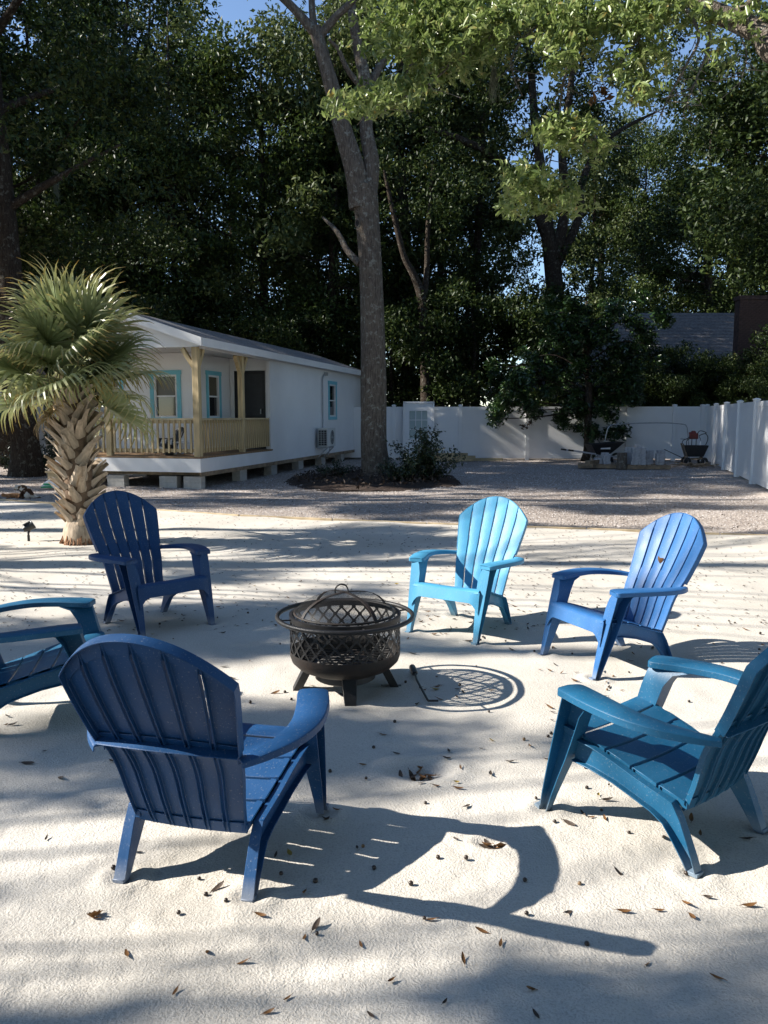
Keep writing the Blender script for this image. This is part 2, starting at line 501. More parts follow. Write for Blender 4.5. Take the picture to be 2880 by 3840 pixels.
def catmull(pts, n):
    P = np.array(pts, float); k = len(P)
    Q = np.vstack([2 * P[0] - P[1], P, 2 * P[-1] - P[-2]])
    out = []
    for t in np.linspace(0, k - 1, n):
        i = min(int(t), k - 2); f = t - i
        a, b, c, d = Q[i], Q[i + 1], Q[i + 2], Q[i + 3]
        out.append(0.5 * (2 * b + (c - a) * f + (2 * a - 5 * b + 4 * c - d) * f * f + (3 * b - a - 3 * c + d) * f ** 3))
    return np.array(out)

def _hash(ix, iy, seed):
    h = (ix.astype(np.int64) * 374761393 + iy.astype(np.int64) * 668265263 + seed * 982451653) & 0xffffffff
    h = ((h ^ (h >> 13)) * 1274126177) & 0xffffffff
    return ((h ^ (h >> 16)) & 0xffff) / 65535.0
def vnoise(x, y, seed=0):
    ix = np.floor(x); iy = np.floor(y); fx = x - ix; fy = y - iy
    fx = fx * fx * (3 - 2 * fx); fy = fy * fy * (3 - 2 * fy)
    a = _hash(ix, iy, seed); b = _hash(ix + 1, iy, seed); c = _hash(ix, iy + 1, seed); d = _hash(ix + 1, iy + 1, seed)
    return (a * (1 - fx) + b * fx) * (1 - fy) + (c * (1 - fx) + d * fx) * fy

def np_mesh(name, verts, tris, mat=None, smooth=False, along=None):
    me = bpy.data.meshes.new(name)
    nv = len(verts); nf = len(tris); k = tris.shape[1]
    me.vertices.add(nv); me.vertices.foreach_set('co', np.ascontiguousarray(verts, np.float32).ravel())
    me.loops.add(nf * k); me.loops.foreach_set('vertex_index', np.ascontiguousarray(tris, np.int32).ravel())
    me.polygons.add(nf); me.polygons.foreach_set('loop_start', np.arange(0, nf * k, k, dtype=np.int32))
    if smooth:
        me.polygons.foreach_set('use_smooth', np.ones(nf, bool))
    me.update(calc_edges=True)
    if along is not None:
        a = me.attributes.new('along', 'FLOAT', 'POINT'); a.data.foreach_set('value', np.ascontiguousarray(along, np.float32))
    if mat: me.materials.append(MAT[mat])
    return me

def rand_unit(n, g=rng):
    v = g.normal(size=(n, 3)); return v / np.linalg.norm(v, axis=1, keepdims=True)

def leaf_arrays(cent, L, W, up=0.35, g=rng, dirs=None, fold=0.25):
    """one folded rhombic leaf (two triangles) per centre"""
    n = len(cent)
    d = rand_unit(n, g) if dirs is None else dirs
    nz = rand_unit(n, g); nz[:, 2] = np.abs(nz[:, 2]) + up
    sx = np.cross(d, nz); sx /= np.linalg.norm(sx, axis=1, keepdims=True) + 1e-9
    nn = np.cross(sx, d)
    l = (L * g.uniform(0.7, 1.25, n))[:, None]; w = (W * g.uniform(0.75, 1.25, n))[:, None]
    tip = cent + d * l * 0.5; base = cent - d * l * 0.5
    a = cent + sx * w * 0.5 + nn * w * fold; b = cent - sx * w * 0.5 + nn * w * fold
    V = np.stack([base, a, tip, b], 1).reshape(-1, 3)
    i = np.arange(n)[:, None] * 4
    F = np.concatenate([i + np.array([[0, 1, 2]]), i + np.array([[0, 2, 3]])], 0)
    return V, F

def oval_leaves(cent, L, W, up=0.35, g=rng, dirs=None, fold=0.22):
    """oblong leaf of four triangles, folded along the midrib and bent at the tip"""
    n = len(cent)
    d = rand_unit(n, g) if dirs is None else dirs
    nz = rand_unit(n, g); nz[:, 2] = np.abs(nz[:, 2]) + up
    sx = np.cross(d, nz); sx /= np.linalg.norm(sx, axis=1, keepdims=True) + 1e-9
    nn = np.cross(sx, d)
    l = (L * g.uniform(0.55, 1.35, n))[:, None]; w = (W * g.uniform(0.7, 1.25, n))[:, None]
    bend = g.uniform(-.25, .05, n)[:, None] * l
    base = cent - d * l * .5; tip = cent + d * l * .5 + nn * bend
    e = nn * w * fold
    V = np.stack([base, cent - d * l * .18 + sx * w * .5 + e, cent + d * l * .20 + sx * w * .46 + e + nn * bend * .4, tip, cent + d * l * .20 - sx * w * .46 + e + nn * bend * .4, cent - d * l * .18 - sx * w * .5 + e], 1).reshape(-1, 3)
    i = np.arange(n)[:, None] * 6
    F = np.concatenate([i + np.array([q]) for q in ((0, 1, 2, 3), (0, 3, 4, 5))], 0)
    return V, F

def clump_points(clumps, per, g=rng, flat=0.75, power=0.5):
    out = []
    for (c, r) in clumps:
        n = max(3, int(per * r * r))
        d = rand_unit(n, g) * (g.random(n) ** power)[:, None] * r
        d[:, 2] *= flat
        out.append(np.array(c)[None, :] + d)
    return np.vstack(out)

# ---------------------------------------------------------------- ground (the setting)
CHAIRS = [
    ('navy', (-1.69, 5.737), -135.6, 1.035, 'dark navy plastic adirondack chair in front of the palm tree'),
    ('skyblue', (0.584, 5.608), 146.5, 0.99, 'light sky blue plastic adirondack chair behind the fire pit'),
    ('cobalt', (1.43, 4.84), 113.5, 0.99, 'bright cobalt blue adirondack chair with a dry leaf stuck on its back'),
    ('teal', (1.051, 2.842), 39.0, 1.01, 'teal plastic adirondack chair cut by the right picture edge'),
    ('royal', (-0.578, 2.64), -14.1, 1.0, 'royal blue adirondack chair nearest the camera, seen from behind'),
    ('teal', (-1.73, 3.88), -75.5, 0.99, 'shaded teal adirondack chair cut by the left picture edge'),
]

FEET = []     # small hollows where the chair legs press into the sand
for _m, (_x, _y), _r, _s, _l in CHAIRS:
    for _fx, _fy in ((-.26, .35), (.26, .35), (-.225, -.24), (.225, -.24)):
        FEET.append((_x + _s * (_fx * math.cos(R(_r)) - _fy * math.sin(R(_r))), _y + _s * (_fx * math.sin(R(_r)) + _fy * math.cos(R(_r)))))
CUPS = [(0.16, 3.29, 0.13, 0.035), (0.38, 2.70, 0.06, 0.018)]      # hollows in the sand with leaves in them
def sand_h(x, y):
    x = np.asarray(x, float); y = np.asarray(y, float)
    h = (vnoise(x * 0.8, y * 0.8, 1) - 0.5) * 0.030 + (vnoise(x * 2.3, y * 2.3, 2) - 0.5) * 0.018
    n1 = vnoise(x * 9, y * 9, 3); n2 = vnoise(x * 24, y * 24, 4); n3 = vnoise(x * 55, y * 55, 5)
    pit = np.clip((0.42 - n2) * 2.6, 0, 1)
    near = np.clip((4.2 - y) / 2.2, 0.12, 1.0)
    h += (n1 - 0.5) * 0.008 - pit * 0.0055 * near + (n3 - 0.5) * 0.0040 * near
    return h
def cup(x, y):
    h = np.zeros_like(np.asarray(x, float))
    for cx, cy, r, d in CUPS:
        q = np.sqrt((x - cx) ** 2 + ((y - cy) * 1.4) ** 2) / r
        h += -d * np.exp(-(q * 1.3) ** 2) + d * 0.35 * np.exp(-((q - 1.3) * 2.6) ** 2)
    for cx, cy in FEET:
        q = np.sqrt((x - cx) ** 2 + (y - cy) ** 2) / 0.055
        h += 0.012 * np.exp(-((q - 1.15) * 1.7) ** 2) - 0.004 * np.exp(-q * q)
    return h
def border_y(x):
    return np.interp(x, [-12, -6.91, -4.33, -2.18, -0.74, 0.6, 2.7, 4.28, 9], [16.6, 14.38, 13.11, 12.05, 11.58, 11.14, 10.61, 10.13, 8.8])

def axis_pts(segs):
    out = [segs[0][0]]
    for a, b, st in segs:
        n = max(1, int(round((b - a) / st)))
        out += list(a + (b - a) * (np.arange(n) + 1) / n)
    return np.array(out)
def grid_mesh(name, xs, ys, hfun, mat):
    X, Y = np.meshgrid(xs, ys)
    Z = hfun(X, Y)
    V = np.stack([X, Y, Z], -1).reshape(-1, 3)
    nx = len(xs); ny = len(ys)
    i = (np.arange(ny - 1)[:, None] * nx + np.arange(nx - 1)[None, :]).ravel()
    F = np.stack([i, i + 1, i + nx + 1, i + nx], 1)
    return V, F

xs = axis_pts([(-14, -6, 0.4), (-6, -2.4, 0.09), (-2.4, 2.6, 0.0165), (2.6, 6.0, 0.09), (6.0, 9.0, 0.3)])
ys = axis_pts([(-6, 1.2, 0.3), (1.2, 1.9, 0.03), (1.9, 4.6, 0.0165), (4.6, 8, 0.045), (8, 17, 0.12)])
X, Y = np.meshgrid(xs, ys)
Z = sand_h(X, Y) + cup(X, Y)
V = np.stack([X, Y, Z], -1).reshape(-1, 3)
nx, ny = len(xs), len(ys)
ii = (np.arange(ny - 1)[:, None] * nx + np.arange(nx - 1)[None, :]).ravel()
F = np.stack([ii, ii + 1, ii + nx + 1, ii + nx], 1)
cy = V[F].mean(1)
F = F[cy[:, 1] < border_y(cy[:, 0]) + 0.08]
V[:, 1] = np.minimum(V[:, 1], border_y(V[:, 0]) + 0.004)
sand = structure(add_obj('sand_ground', np_mesh('sand', V, F, 'sand', True)))

V, F = grid_mesh('g', axis_pts([(-30, -12, 2.0), (-12, 11, 0.25), (11, 14, 1.5)]), axis_pts([(8, 30.5, 0.25)]),
                 lambda x, y: (vnoise(x * 0.9, y * 0.9, 7) - 0.5) * 0.03 - 0.022, 'gravel')
cy = V[F].mean(1)
F = F[cy[:, 1] > border_y(cy[:, 0]) - 0.25]
structure(add_obj('gravel_yard', np_mesh('gravel_bed', V, F, 'gravel', True)))

base = MB(); base.add([(-900, -300, -0.12), (900, -300, -0.12), (900, 1600, -0.12), (-900, 1600, -0.12)], [(0, 1, 2, 3)])
structure(base.build('woodland_ground', 'soil'))

# loose stones on the gravel: nobody could count them
n = 52000
sy = 8.9 + (rng.random(n) ** 1.5) * 19.0
sx = rng.uniform(-0.55, 0.47, n) * (sy + 3) 
k = (sy > border_y(sx) + 0.12) & (sx > -12) & (sx < 11) & (sx < 7.35 + (sy - 15.63) * 0.278)
sx, sy = sx[k], sy[k]; n = len(sx)
sz = (vnoise(sx * 0.9, sy * 0.9, 7) - 0.5) * 0.03 - 0.022
r = rng.uniform(0.007, 0.019, n) * np.clip(sy / 14, 0.85, 1.3)
ang = rng.uniform(0, 6.28, n)
vs = []
for t in range(4):
    a = ang + t * 1.571 + rng.uniform(-.3, .3, n)
    rr_ = r * rng.uniform(.7, 1.2, n)
    vs.append(np.stack([sx + rr_ * np.cos(a), sy + rr_ * np.sin(a), sz - 0.002], 1))
vs.append(np.stack([sx + rng.uniform(-.3, .3, n) * r, sy + rng.uniform(-.3, .3, n) * r, sz + r * rng.uniform(.6, 1.1, n)], 1))
V = np.stack(vs, 1).reshape(-1, 3)
i = np.arange(n)[:, None] * 5
F = np.concatenate([i + np.array([[a, (a + 1) % 4, 4]]) for a in range(4)], 0)
tag(add_obj('gravel_stones', np_mesh('gravel_stones', V, F, 'stones')), 'loose grey and tan pebbles of the gravel yard', 'gravel', kind='stuff')

# timber edging between sand and gravel, board by board
bx = np.array([-9.2, -6.91, -4.33, -2.18, -0.74, 0.6, 2.7, 4.28, 6.4])
edging = thing('timber_edging', 'yellow timber edging board line between white sand and gravel', 'edging', (0, 0, 0))
for a, b in zip(bx[:-1], bx[1:]):
    q = MB(); q.bar((a + 0.01, float(border_y(a)), -0.008), (b - 0.01, float(border_y(b)), -0.008), 0.036, 0.060)
    q.build('board', 'edgeboard', edging, bevel=0.004)

# ---------------------------------------------------------------- adirondack chair
BACK = Vector((0, -0.92, -0.39))
_zz = np.array([.185, .30, .38, .44, .49, .56, .66, .76, .84, .906])
_yy = np.array([-.180, -.225, -.250, -.275, -.305, -.345, -.395, -.442, -.478, -.506])
_pp = catmull(np.stack([_zz, _yy], 1), 90)
def by(z): return float(np.interp(z, _pp[:, 0], _pp[:, 1]))
def bw(z): return float(np.interp(z, [.185, .30, .38, .48, .56, .66, .76, .906], [.192, .205, .216, .230, .246, .264, .278, .282]))
def bp(u, lev):
    """lev: 0..1 lower part (z .215-.50), 1..2 upper part up to the arched top"""
    zt = 0.906 - 0.150 * abs(u) ** 2.1
    z = 0.185 + (0.50 - 0.185) * lev if lev <= 1 else 0.50 + (zt - 0.50) * (lev - 1)
    conc = np.interp(z, [.2, .5, .9], [.012, .022, .040])
    return Vector((u * bw(z), by(z) + conc * u * u, z))

def u_channel(A, B, xin, xout, th, side):
    """A, B: edge polylines in (y, z); channel web at xin, open towards xout"""
    secs = []
    for (a, b, xi, xo) in zip(A, B, xin, xout):
        a = Vector((0, a[0], a[1])); b = Vector((0, b[0], b[1]))
        d = (b - a).normalized() * th
        def P(x, p): return (side * x, p.y, p.z)
        secs.append([P(xo, a), P(xi, a), P(xi, b), P(xo, b), P(xo, b - d), P(xi + th, b - d), P(xi + th, a + d), P(xo, a + d)])
    return secs

def make_chair(matname):
    root = bpy.data.objects.new('adirondack_chair', None); col.objects.link(root)
    BV = 0.0016
    def put(mb, name, parent, smooth=35):
        return mb.build(name, matname, parent, smooth, bevel=BV)
    # backrest frame: bands behind the slats, rim, waist flange
    m = MB()
    def band(l0, l1, off, th=0.004, nu=28, nl=3):
        rows = []
        for side_ in (off, off + th):
            for j in range(nl):
                lv = l0 + (l1 - l0) * j / (nl - 1)
                rows.append([bp(-1 + 2 * i / nu, lv) + BACK * side_ for i in range(nu + 1)])
        secs = []
        for i in range(nu + 1):
            secs.append([rows[j][i] for j in range(nl)] + [rows[nl + nl - 1 - j][i] for j in range(nl)])
        m.loft(secs)
    band(1.86, 1.992, 0.006, nl=4)
    # rim along the arched top and the upper sides
    line = [(-1, 1.06 + 0.94 * i / 10) for i in range(10)] + [(-1 + 2 * i / 32, 2.0) for i in range(33)] + [(1, 2.0 - 0.94 * (i + 1) / 10) for i in range(10)]
    secs = []
    for u, lv in line:
        p = bp(u, lv); n = Vector((u, 0, 0.0)) if lv < 1.999 else Vector((u * 0.5, -0.3, 1.0))
        n = n.normalized() * 0.0035
        secs.append([p + n - BACK * 0.002, p + n + BACK * 0.034, p + BACK * 0.034 - n * 0.2, p - n * 0.2 - BACK * 0.001])
    m.loft(secs)
    back = put(m, 'backrest', root)
    m = MB(); band(0.0, 0.14, 0.006); put(m, 'lower_rail', root)
    # waist rail with a flange on the rear
    m = MB(); band(0.93, 1.13, 0.006)
    secs = []
    for i in range(29):
        u = -1 + 2 * i / 28
        p = bp(u, 1.07)
        secs.append([p + BACK * 0.007, p + BACK * 0.045, p + BACK * 0.045 + Vector((0, 0, .004)), p + BACK * 0.008 + Vector((0, 0, .004))])
    m.loft(secs)
    put(m, 'waist_rail', root)
    G = 0.0052
    levs = [0.0] + [i / 9 for i in range(1, 9)] + [1.0] + [1 + i / 14 for i in range(1, 15)]
    for s in range(6):
        m = MB(); secs = []
        uc0, uc1 = -1 + s / 3.0, -1 + (s + 1) / 3.0
        for lv in levs:
            pc = bp((uc0 + uc1) / 2, lv); w = bw(pc.z); g = G / w
            nar = g if lv < 1.86 else g * 0.45
            a = uc0 + (nar if s > 0 else 0.002); b = uc1 - (nar if s < 5 else 0.002)
            front = []
            for q in range(5):
                f = q / 4.0
                p = bp(a + (b - a) * f, lv)
                front.append(p - BACK * (0.0035 * (1 - (2 * f - 1) ** 2)))
            rd = 0.020 if 0.1 < lv < 1.9 else 0.012
            X = Vector((0.0034, 0, 0))
            f0, f4 = front[0], front[-1]
            secs.append(front + [f4 + BACK * rd, f4 + BACK * rd - X, f4 + BACK * 0.004 - X, f0 + BACK * 0.004 + X, f0 + BACK * rd + X, f0 + BACK * rd])
        m.loft(secs)
        put(m, 'slat', back, 30)
    # seat: side cleats with five slats across
    m = MB()
    seat_y = [.300, .205, .11, .01, -.09, -.190]
    seat_z = [.362, .345, .318, .286, .255, .226]
    def sz(y): return float(np.interp(-y, [-v for v in seat_y], seat_z))
    def sw(y): return float(np.interp(-y, [-.30, .19], [.252, .206]))
    for sd in (-1, 1):
        secs = []
        for y in (.285, .2, .1, 0, -.1, -.195):
            x = sw(y) - 0.006
            secs.append([(sd * x, y, sz(y) - .006), (sd * (x - .022), y, sz(y) - .006), (sd * (x - .022), y, sz(y) - .030), (sd * x, y, sz(y) - .030)])
        m.loft(secs)
    # front apron with an arched lower edge
    secs = []
    for i in range(25):
        f = -1 + 2 * i / 24
        x = f * 0.262
        zb = 0.268 - 0.075 * max(0, abs(f) - 0.72) / 0.28 if abs(f) > 0.72 else 0.268
        if abs(f) > 0.72: zb = 0.268 - 0.075 * ((abs(f) - 0.72) / 0.28) ** 2
        yy = 0.302 + 0.016 * 0
        secs.append([(x, yy + .006, .342), (x, yy + .030, zb), (x, yy + .026, zb), (x, yy + .002, .342)])
    m.loft(secs)
    seat = put(m, 'seat', root)
    edges = [(.205, .112), (.102, .012), (.002, -.088), (-.098, -.188)]
    # waterfall front slat
    m = MB()
    prof = [(.212, .3475), (.245, .3545), (.272, .3575), (.292, .355), (.306, .346), (.312, .332)]
    secs = []
    top = []; bot = []
    for y, z in prof:
        top.append((y, z)); bot.append((y - 0.003, z - 0.0045))
    for f in np.linspace(-1, 1, 9):
        x = f * 0.254
        dz = -0.006 * (1 - f * f)
        secs.append([(x, y, z + dz) for y, z in top] + [(x, y, z + dz) for y, z in reversed(bot)])
    m.loft(secs); put(m, 'slat', seat, 40)
    for y1, y0 in edges:
        m = MB(); secs = []
        for f in np.linspace(-1, 1, 9):
            dz = -0.010 * (1 - f * f)
            a = (f * sw(y1), y1, sz(y1) + dz); b = (f * sw(y0), y0, sz(y0) + dz)
            secs.append([a, b, (b[0], b[1], b[2] - .016), (b[0], b[1] + .004, b[2] - .016), (b[0], b[1] + .004, b[2] - .0045), (a[0], a[1] - .004, a[2] - .0045), (a[0], a[1] - .004, a[2] - .016), (a[0], a[1], a[2] - .016)])
        m.loft(secs); put(m, 'slat', seat, 30)
    for sd in (-1, 1):
        # armrest: an inverted tray that bows outward
        m = MB()
        cl = catmull([(.270, .254, .520, .104), (.280, .215, .523, .114), (.318, .10, .525, .114), (.345, -.04, .522, .102), (.330, -.16, .514, .082), (.285, -.255, .503, .056), (.236, -.318, .492, .036)], 30)
        secs = []
        for i, (x, y, z, w) in enumerate(cl):
            t = cl[min(i + 1, len(cl) - 1)] - cl[max(i - 1, 0)]
            nx_, ny_ = -t[1], t[0]
            L = math.hypot(nx_, ny_); nx_, ny_ = nx_ / L, ny_ / L     # points outward (+x)
            w2 = w / 2
            if i == 0: w2 *= 0.86
            elif i == 1: w2 *= 0.97
            sk = float(np.interp(i, [0, 3, 20, 29], [.026, .028, .028, .022]))
            def Q(o, dz): return (sd * (x + nx_ * o), y + ny_ * o, z + dz)
            e = .004
            secs.append([Q(w2, -sk), Q(w2 - .001, -.004), Q(w2 - .006, 0), Q(0, .003), Q(-w2 + .006, 0), Q(-w2 + .001, -.004), Q(-w2, -sk), Q(-w2 + e, -sk), Q(-w2 + e + .001, -.007), Q(w2 - e - .001, -.007), Q(w2 - e, -sk)])
        m.loft(secs)
        # closed front end
        p = secs[0]
        m.add([p[0], p[1], p[2], p[3], p[4], p[5], p[6]], [(0, 1, 2, 3, 4, 5, 6)])
        put(m, 'armrest', root, 40)
        # front leg, channel open outward, flaring into the armrest
        m = MB()
        A = [(.246, .506), (.256, .470), (.270, .415), (.290, .340), (.312, .250), (.334, .160), (.354, .075), (.370, .0)]
        B = [(.085, .496), (.140, .478), (.172, .430), (.203, .340), (.236, .250), (.274, .160), (.308, .075), (.334, .0)]
        xi = [.258, .240, .228, .226, .232, .237, .242, .246]
        xo = [.306, .305, .303, .298, .293, .287, .281, .276]
        m.loft(u_channel(A, B, xi, xo, .0045, sd))
        m.box((sd * .262, .376, .010), (.036, .024, .018))
        put(m, 'leg', root, 30)
        # side rail sweeping down into the rear leg
        m = MB()
        A = [(.232, .330), (.15, .318), (.06, .293), (-.03, .262), (-.10, .240), (-.160, .222), (-.192, .172), (-.218, .114), (-.242, .056), (-.264, .0)]
        B = [(.232, .240), (.15, .232), (.06, .213), (-.02, .186), (-.085, .162), (-.128, .134), (-.157, .100), (-.184, .066), (-.209, .032), (-.232, .0)]
        xi = [.242, .237, .230, .223, .216, .206, .204, .203, .202, .202]
        xo = [.268, .265, .259, .253, .247, .241, .241, .242, .243, .245]
        m.loft(u_channel(A, B, xi, xo, .0045, sd))
        m.box((sd * .224, -.248, .008), (.040, .036, .014))
        put(m, 'leg', root, 30)
    return root

protos = {}
for mname, (x, y), rz, sc, lab in CHAIRS:
    if mname in protos:
        c = copy_tree(protos[mname])
    else:
        c = make_chair(mname); protos[mname] = c
    c.location = (x, y, float(sand_h(x, y)) - 0.006)
    c.rotation_euler = (0, 0, R(rz)); c.scale = (sc,) * 3
    tag(c, lab, 'chair', 'adirondack chairs around the fire pit')

# ---------------------------------------------------------------- fire pit
PX, PY = -0.215, 4.345
pit = thing('fire_pit', 'round black steel fire pit with diamond lattice sides and mesh lid', 'fire pit', (PX, PY, float(sand_h(PX, PY)) - 0.004))
RD = 0.305
m = MB()
m.lathe([(0.02, .096), (0.12, .098), (0.20, .112), (0.262, .140), (0.296, .174), (RD, .204), (RD, .230), (RD - .004, .230), (RD - .004, .204), (0.29, .176), (0.256, .144), (0.195, .117), (0.02, .102)], 64)
m.build('bowl', 'rusty', pit, 40)
m = MB(); m.lathe([(RD, .402), (RD + .004, .432), (RD - .012, .432), (RD - .006, .402), (RD, .402)], 64); m.build('upper_band', 'black_metal', pit, 40)
# crossing straps of the lattice wall with flat nodes
m = MB(); nb = 26; z0, z1 = .226, .408; ph = 2 * math.pi / nb; hd = 0.084; wdt = 0.0070
def cyl(a, z, r): return (r * math.cos(a), r * math.sin(a), z)
for fam in (-1, 1):
    for i in range(nb):
        a0 = i * ph; secs = []
        k = 8
        for j in range(k + 1):
            z = z0 + (z1 - z0) * j / k
            a = a0 + fam * (z - z0) / hd * ph
            da = wdt / RD
            secs.append([cyl(a - da, z, RD), cyl(a + da, z, RD), cyl(a + da, z, RD - .0025), cyl(a - da, z, RD - .0025)])
        m.loft(secs)
rows = int((z1 - z0) / (hd / 2))
for r_ in range(1, 2 * rows):
    z = z0 + r_ * hd / 2
    if z > z1 - .004: break
    for i in range(nb):
        a = (i + (r_ % 2) * 0.5) * ph
        if r_ % 2 == 0: a = i * ph
        da = 0.015 / RD; dz = .012
        m.add([cyl(a - da, z, RD + .0012), cyl(a, z - dz, RD + .0012), cyl(a + da, z, RD + .0012), cyl(a, z + dz, RD + .0012)], [(0, 1, 2, 3)])
m.build('lattice_wall', 'black_metal', pit)
# wire mesh lining
def uv_lathe(prof, n, name, mat, parent, scale=1.0):
    mb = MB().lathe(prof, n)
    me = mb.mesh(name, mat, 60)
    uv = me.uv_layers.new(name='UVMap')
    for poly in me.polygons:
        us = []
        for li in poly.loop_indices:
            v = me.vertices[me.loops[li].vertex_index].co
            us.append(math.atan2(v.y, v.x))
        ref = us[0]
        for li, a in zip(poly.loop_indices, us):
            if a - ref > math.pi: a -= 2 * math.pi
            if a - ref < -math.pi: a += 2 * math.pi
            v = me.vertices[me.loops[li].vertex_index].co
            rr_ = 0.3
            uv.data[li].uv = (a * rr_ * scale, (v.z * 1.0 - math.hypot(v.x, v.y) * (0.0 if abs(prof[0][0] - prof[-1][0]) < .02 else 1.0)) * scale)
    return add_obj(name, me, None, parent)
uv_lathe([(RD - .007, .238), (RD - .007, .410)], 64, 'mesh_lining', 'mesh', pit)
m = MB()
m.tube([((RD + .068) * math.cos(t), (RD + .068) * math.sin(t), .418) for t in np.linspace(0, 2 * math.pi, 72, endpoint=False)], .0125, 10, closed=True)
for t in (R(20), R(110), R(200), R(290)):
    m.tube([((RD - .002) * math.cos(t), (RD - .002) * math.sin(t), .416), ((RD + .066) * math.cos(t), (RD + .066) * math.sin(t), .418)], .0045, 8)
m.build('ring_rail', 'black_metal', pit, 40)
# spark screen: rim, crossing straps, wire dome, handle
lid = MB()
lid.tube([(.278 * math.cos(t), .278 * math.sin(t), .437) for t in np.linspace(0, 2 * math.pi, 64, endpoint=False)], .007, 8, closed=True)
lo = lid.build('spark_screen', 'rusty', pit, 40)
dome = [(.278, .437), (.262, .462), (.232, .489), (.19, .512), (.14, .528), (.085, .538), (.04, .542), (.001, .543)]
uv_lathe(dome, 48, 'mesh_dome', 'mesh', lo)
for t in (R(38), R(128)):
    s_ = MB(); secs = []
    full = [(r_, z) for r_, z in dome] + [(-r_, z) for r_, z in reversed(dome[:-1])]
    for r_, z in full:
        c, s = math.cos(t), math.sin(t); w = .011
        p = Vector((r_ * c, r_ * s, z + .003)); q = Vector((-s, c, 0)) * w; nn = Vector((r_ * c * 1.2, r_ * s * 1.2, .35)).normalized() * .0035
        secs.append([p + q, p - q, p - q + nn, p + q + nn])
    s_.loft(secs); s_.build('strap', 'rusty', lo, 30)
h = MB()
hp = [(-.034, 0, .545), (-.038, 0, .560), (-.026, 0, .582), (0, 0, .592), (.026, 0, .584), (.039, 0, .562), (.036, 0, .547), (0, 0, .5455)]
h.tube([(p[0] * .9 - .02, p[0] * .3, p[2]) for p in catmull(hp, 26)], .0042, 8)
h.build('handle', 'black_metal', lo, 40)
# legs: four flat angle legs bolted below the bowl
for t in (R(-82), R(8), R(98), R(188)):
    q = MB()
    c, s = math.cos(t), math.sin(t); T = Vector((-s, c, 0)); Rr = Vector((c, s, 0))
    tp = Rr * .225 + Vector((0, 0, .145)); bt = Rr * .300 + Vector((0, 0, -.004))
    for (w0, w1, dep) in ((.040, .030, 1),):
        secs = []
        for p, w in ((tp, w0), (bt, w1)):
            d = .048
            secs.append([p + T * w, p - T * w, p - T * w - Rr * d, p - T * (w - .003) - Rr * d, p - T * (w - .003) - Rr * .003, p + T * (w - .003) - Rr * .003, p + T * (w - .003) - Rr * d, p + T * w - Rr * d])
        q.loft(secs)
    q.box(bt + Vector((0, 0, .004)), (.03, .03, .006))
    q.build('leg', 'black_metal', pit, bevel=.002)
m = MB(); m.lathe([(.165, .104), (.168, .070), (.155, .062), (.02, .060)], 40); m.build('ash_tray', 'black_metal', pit, 40)
# grate with a charred log in the bowl
m = MB()
for i in range(-5, 6):
    y = i * .045; hx = math.sqrt(max(.001, .25 ** 2 - y * y))
    m.tube([(-hx, y, .215), (hx, y, .215)], .004, 6)
m.build('grate', 'black_metal', pit)
lg = MB(); lg.tube([(-.15, -.02, .262), (-.02, .02, .268), (.15, .05, .25)], [.036, .04, .034], 12, wob=.15, seed=4)
o = lg.build('charred_log', 'char', None, 40, loc=pit.location)
tag(o, 'charred black log lying inside the fire pit', 'log')
a_ = MB(); a_.lathe([(.23, .128), (.16, .138), (.08, .144), (.001, .146)], 30)
o = a_.build('ash_bed', 'ash', None, 60, loc=pit.location); tag(o, 'grey ash lying in the fire pit bowl', 'ash', kind='stuff')

# fire poker on the sand
g0 = 0.010
pk = thing('fire_poker', 'black fire poker lying on the sand beside the fire pit', 'poker', (0.20, 4.35, 0.0))
m = MB(); m.tube([(-.022, .13, .030), (-.016, .02, .028), (.030, -.27, .016), (.034, -.276, .015), (.085, -.278, .016)], [.0062] * 5, 8); m.build('rod', 'black_metal', pk, 40)
m = MB(); m.tube([(-.036, .255, .030), (-.034, .245, .030), (-.030, .20, .030), (-.024, .14, .030), (-.022, .125, .030)], [.012, .019, .021, .019, .012], 10); m.build('handle', 'black_plastic', pk, 40)

# ---------------------------------------------------------------- small white building with porch
HX, HY, HR = -3.85, 16.8, R(-13.47)
house = thing('white_cottage', 'white tiny house with aqua window trim and a timber railed porch', 'house', (HX, HY, 0), HR)
FZ = 0.655; WB = 0.335; EV = 2.95; L_ = 12.9; W_ = 3.4
T_ = 0.12
def wall(name, p0, p1, z0, z1, holes, inward, mat='siding', top=None):
    """straight wall from p0 to p1 with rectangular openings (a0,a1,za,zb) measured along it; inward = unit normal into the house"""
    p0 = Vector((*p0, 0)); p1 = Vector((*p1, 0)); d = (p1 - p0); L = d.length; d.normalize(); n = Vector((*inward, 0))
    us = sorted({0.0, L, *[h[0] for h in holes], *[h[1] for h in holes]})
    m = MB()
    def blk(a, b, za, zb):
        if b - a < 1e-3 or zb - za < 1e-3: return
        q = [p0 + d * a, p0 + d * b, p0 + d * b + n * T_, p0 + d * a + n * T_]
        pts = [(v.x, v.y, za) for v in q] + [(v.x, v.y, zb) for v in q]
        m.add(pts, [(0, 3, 2, 1), (4, 5, 6, 7), (0, 1, 5, 4), (1, 2, 6, 5), (2, 3, 7, 6), (3, 0, 4, 7)])
    for a, b in zip(us[:-1], us[1:]):
        hs = [h for h in holes if h[0] <= a + 1e-4 and h[1] >= b - 1e-4]
        if not hs: blk(a, b, z0, z1)
        else:
            h = hs[0]; blk(a, b, z0, h[2]); blk(a, b, h[3], z1)
    return m.build(name, mat, house)

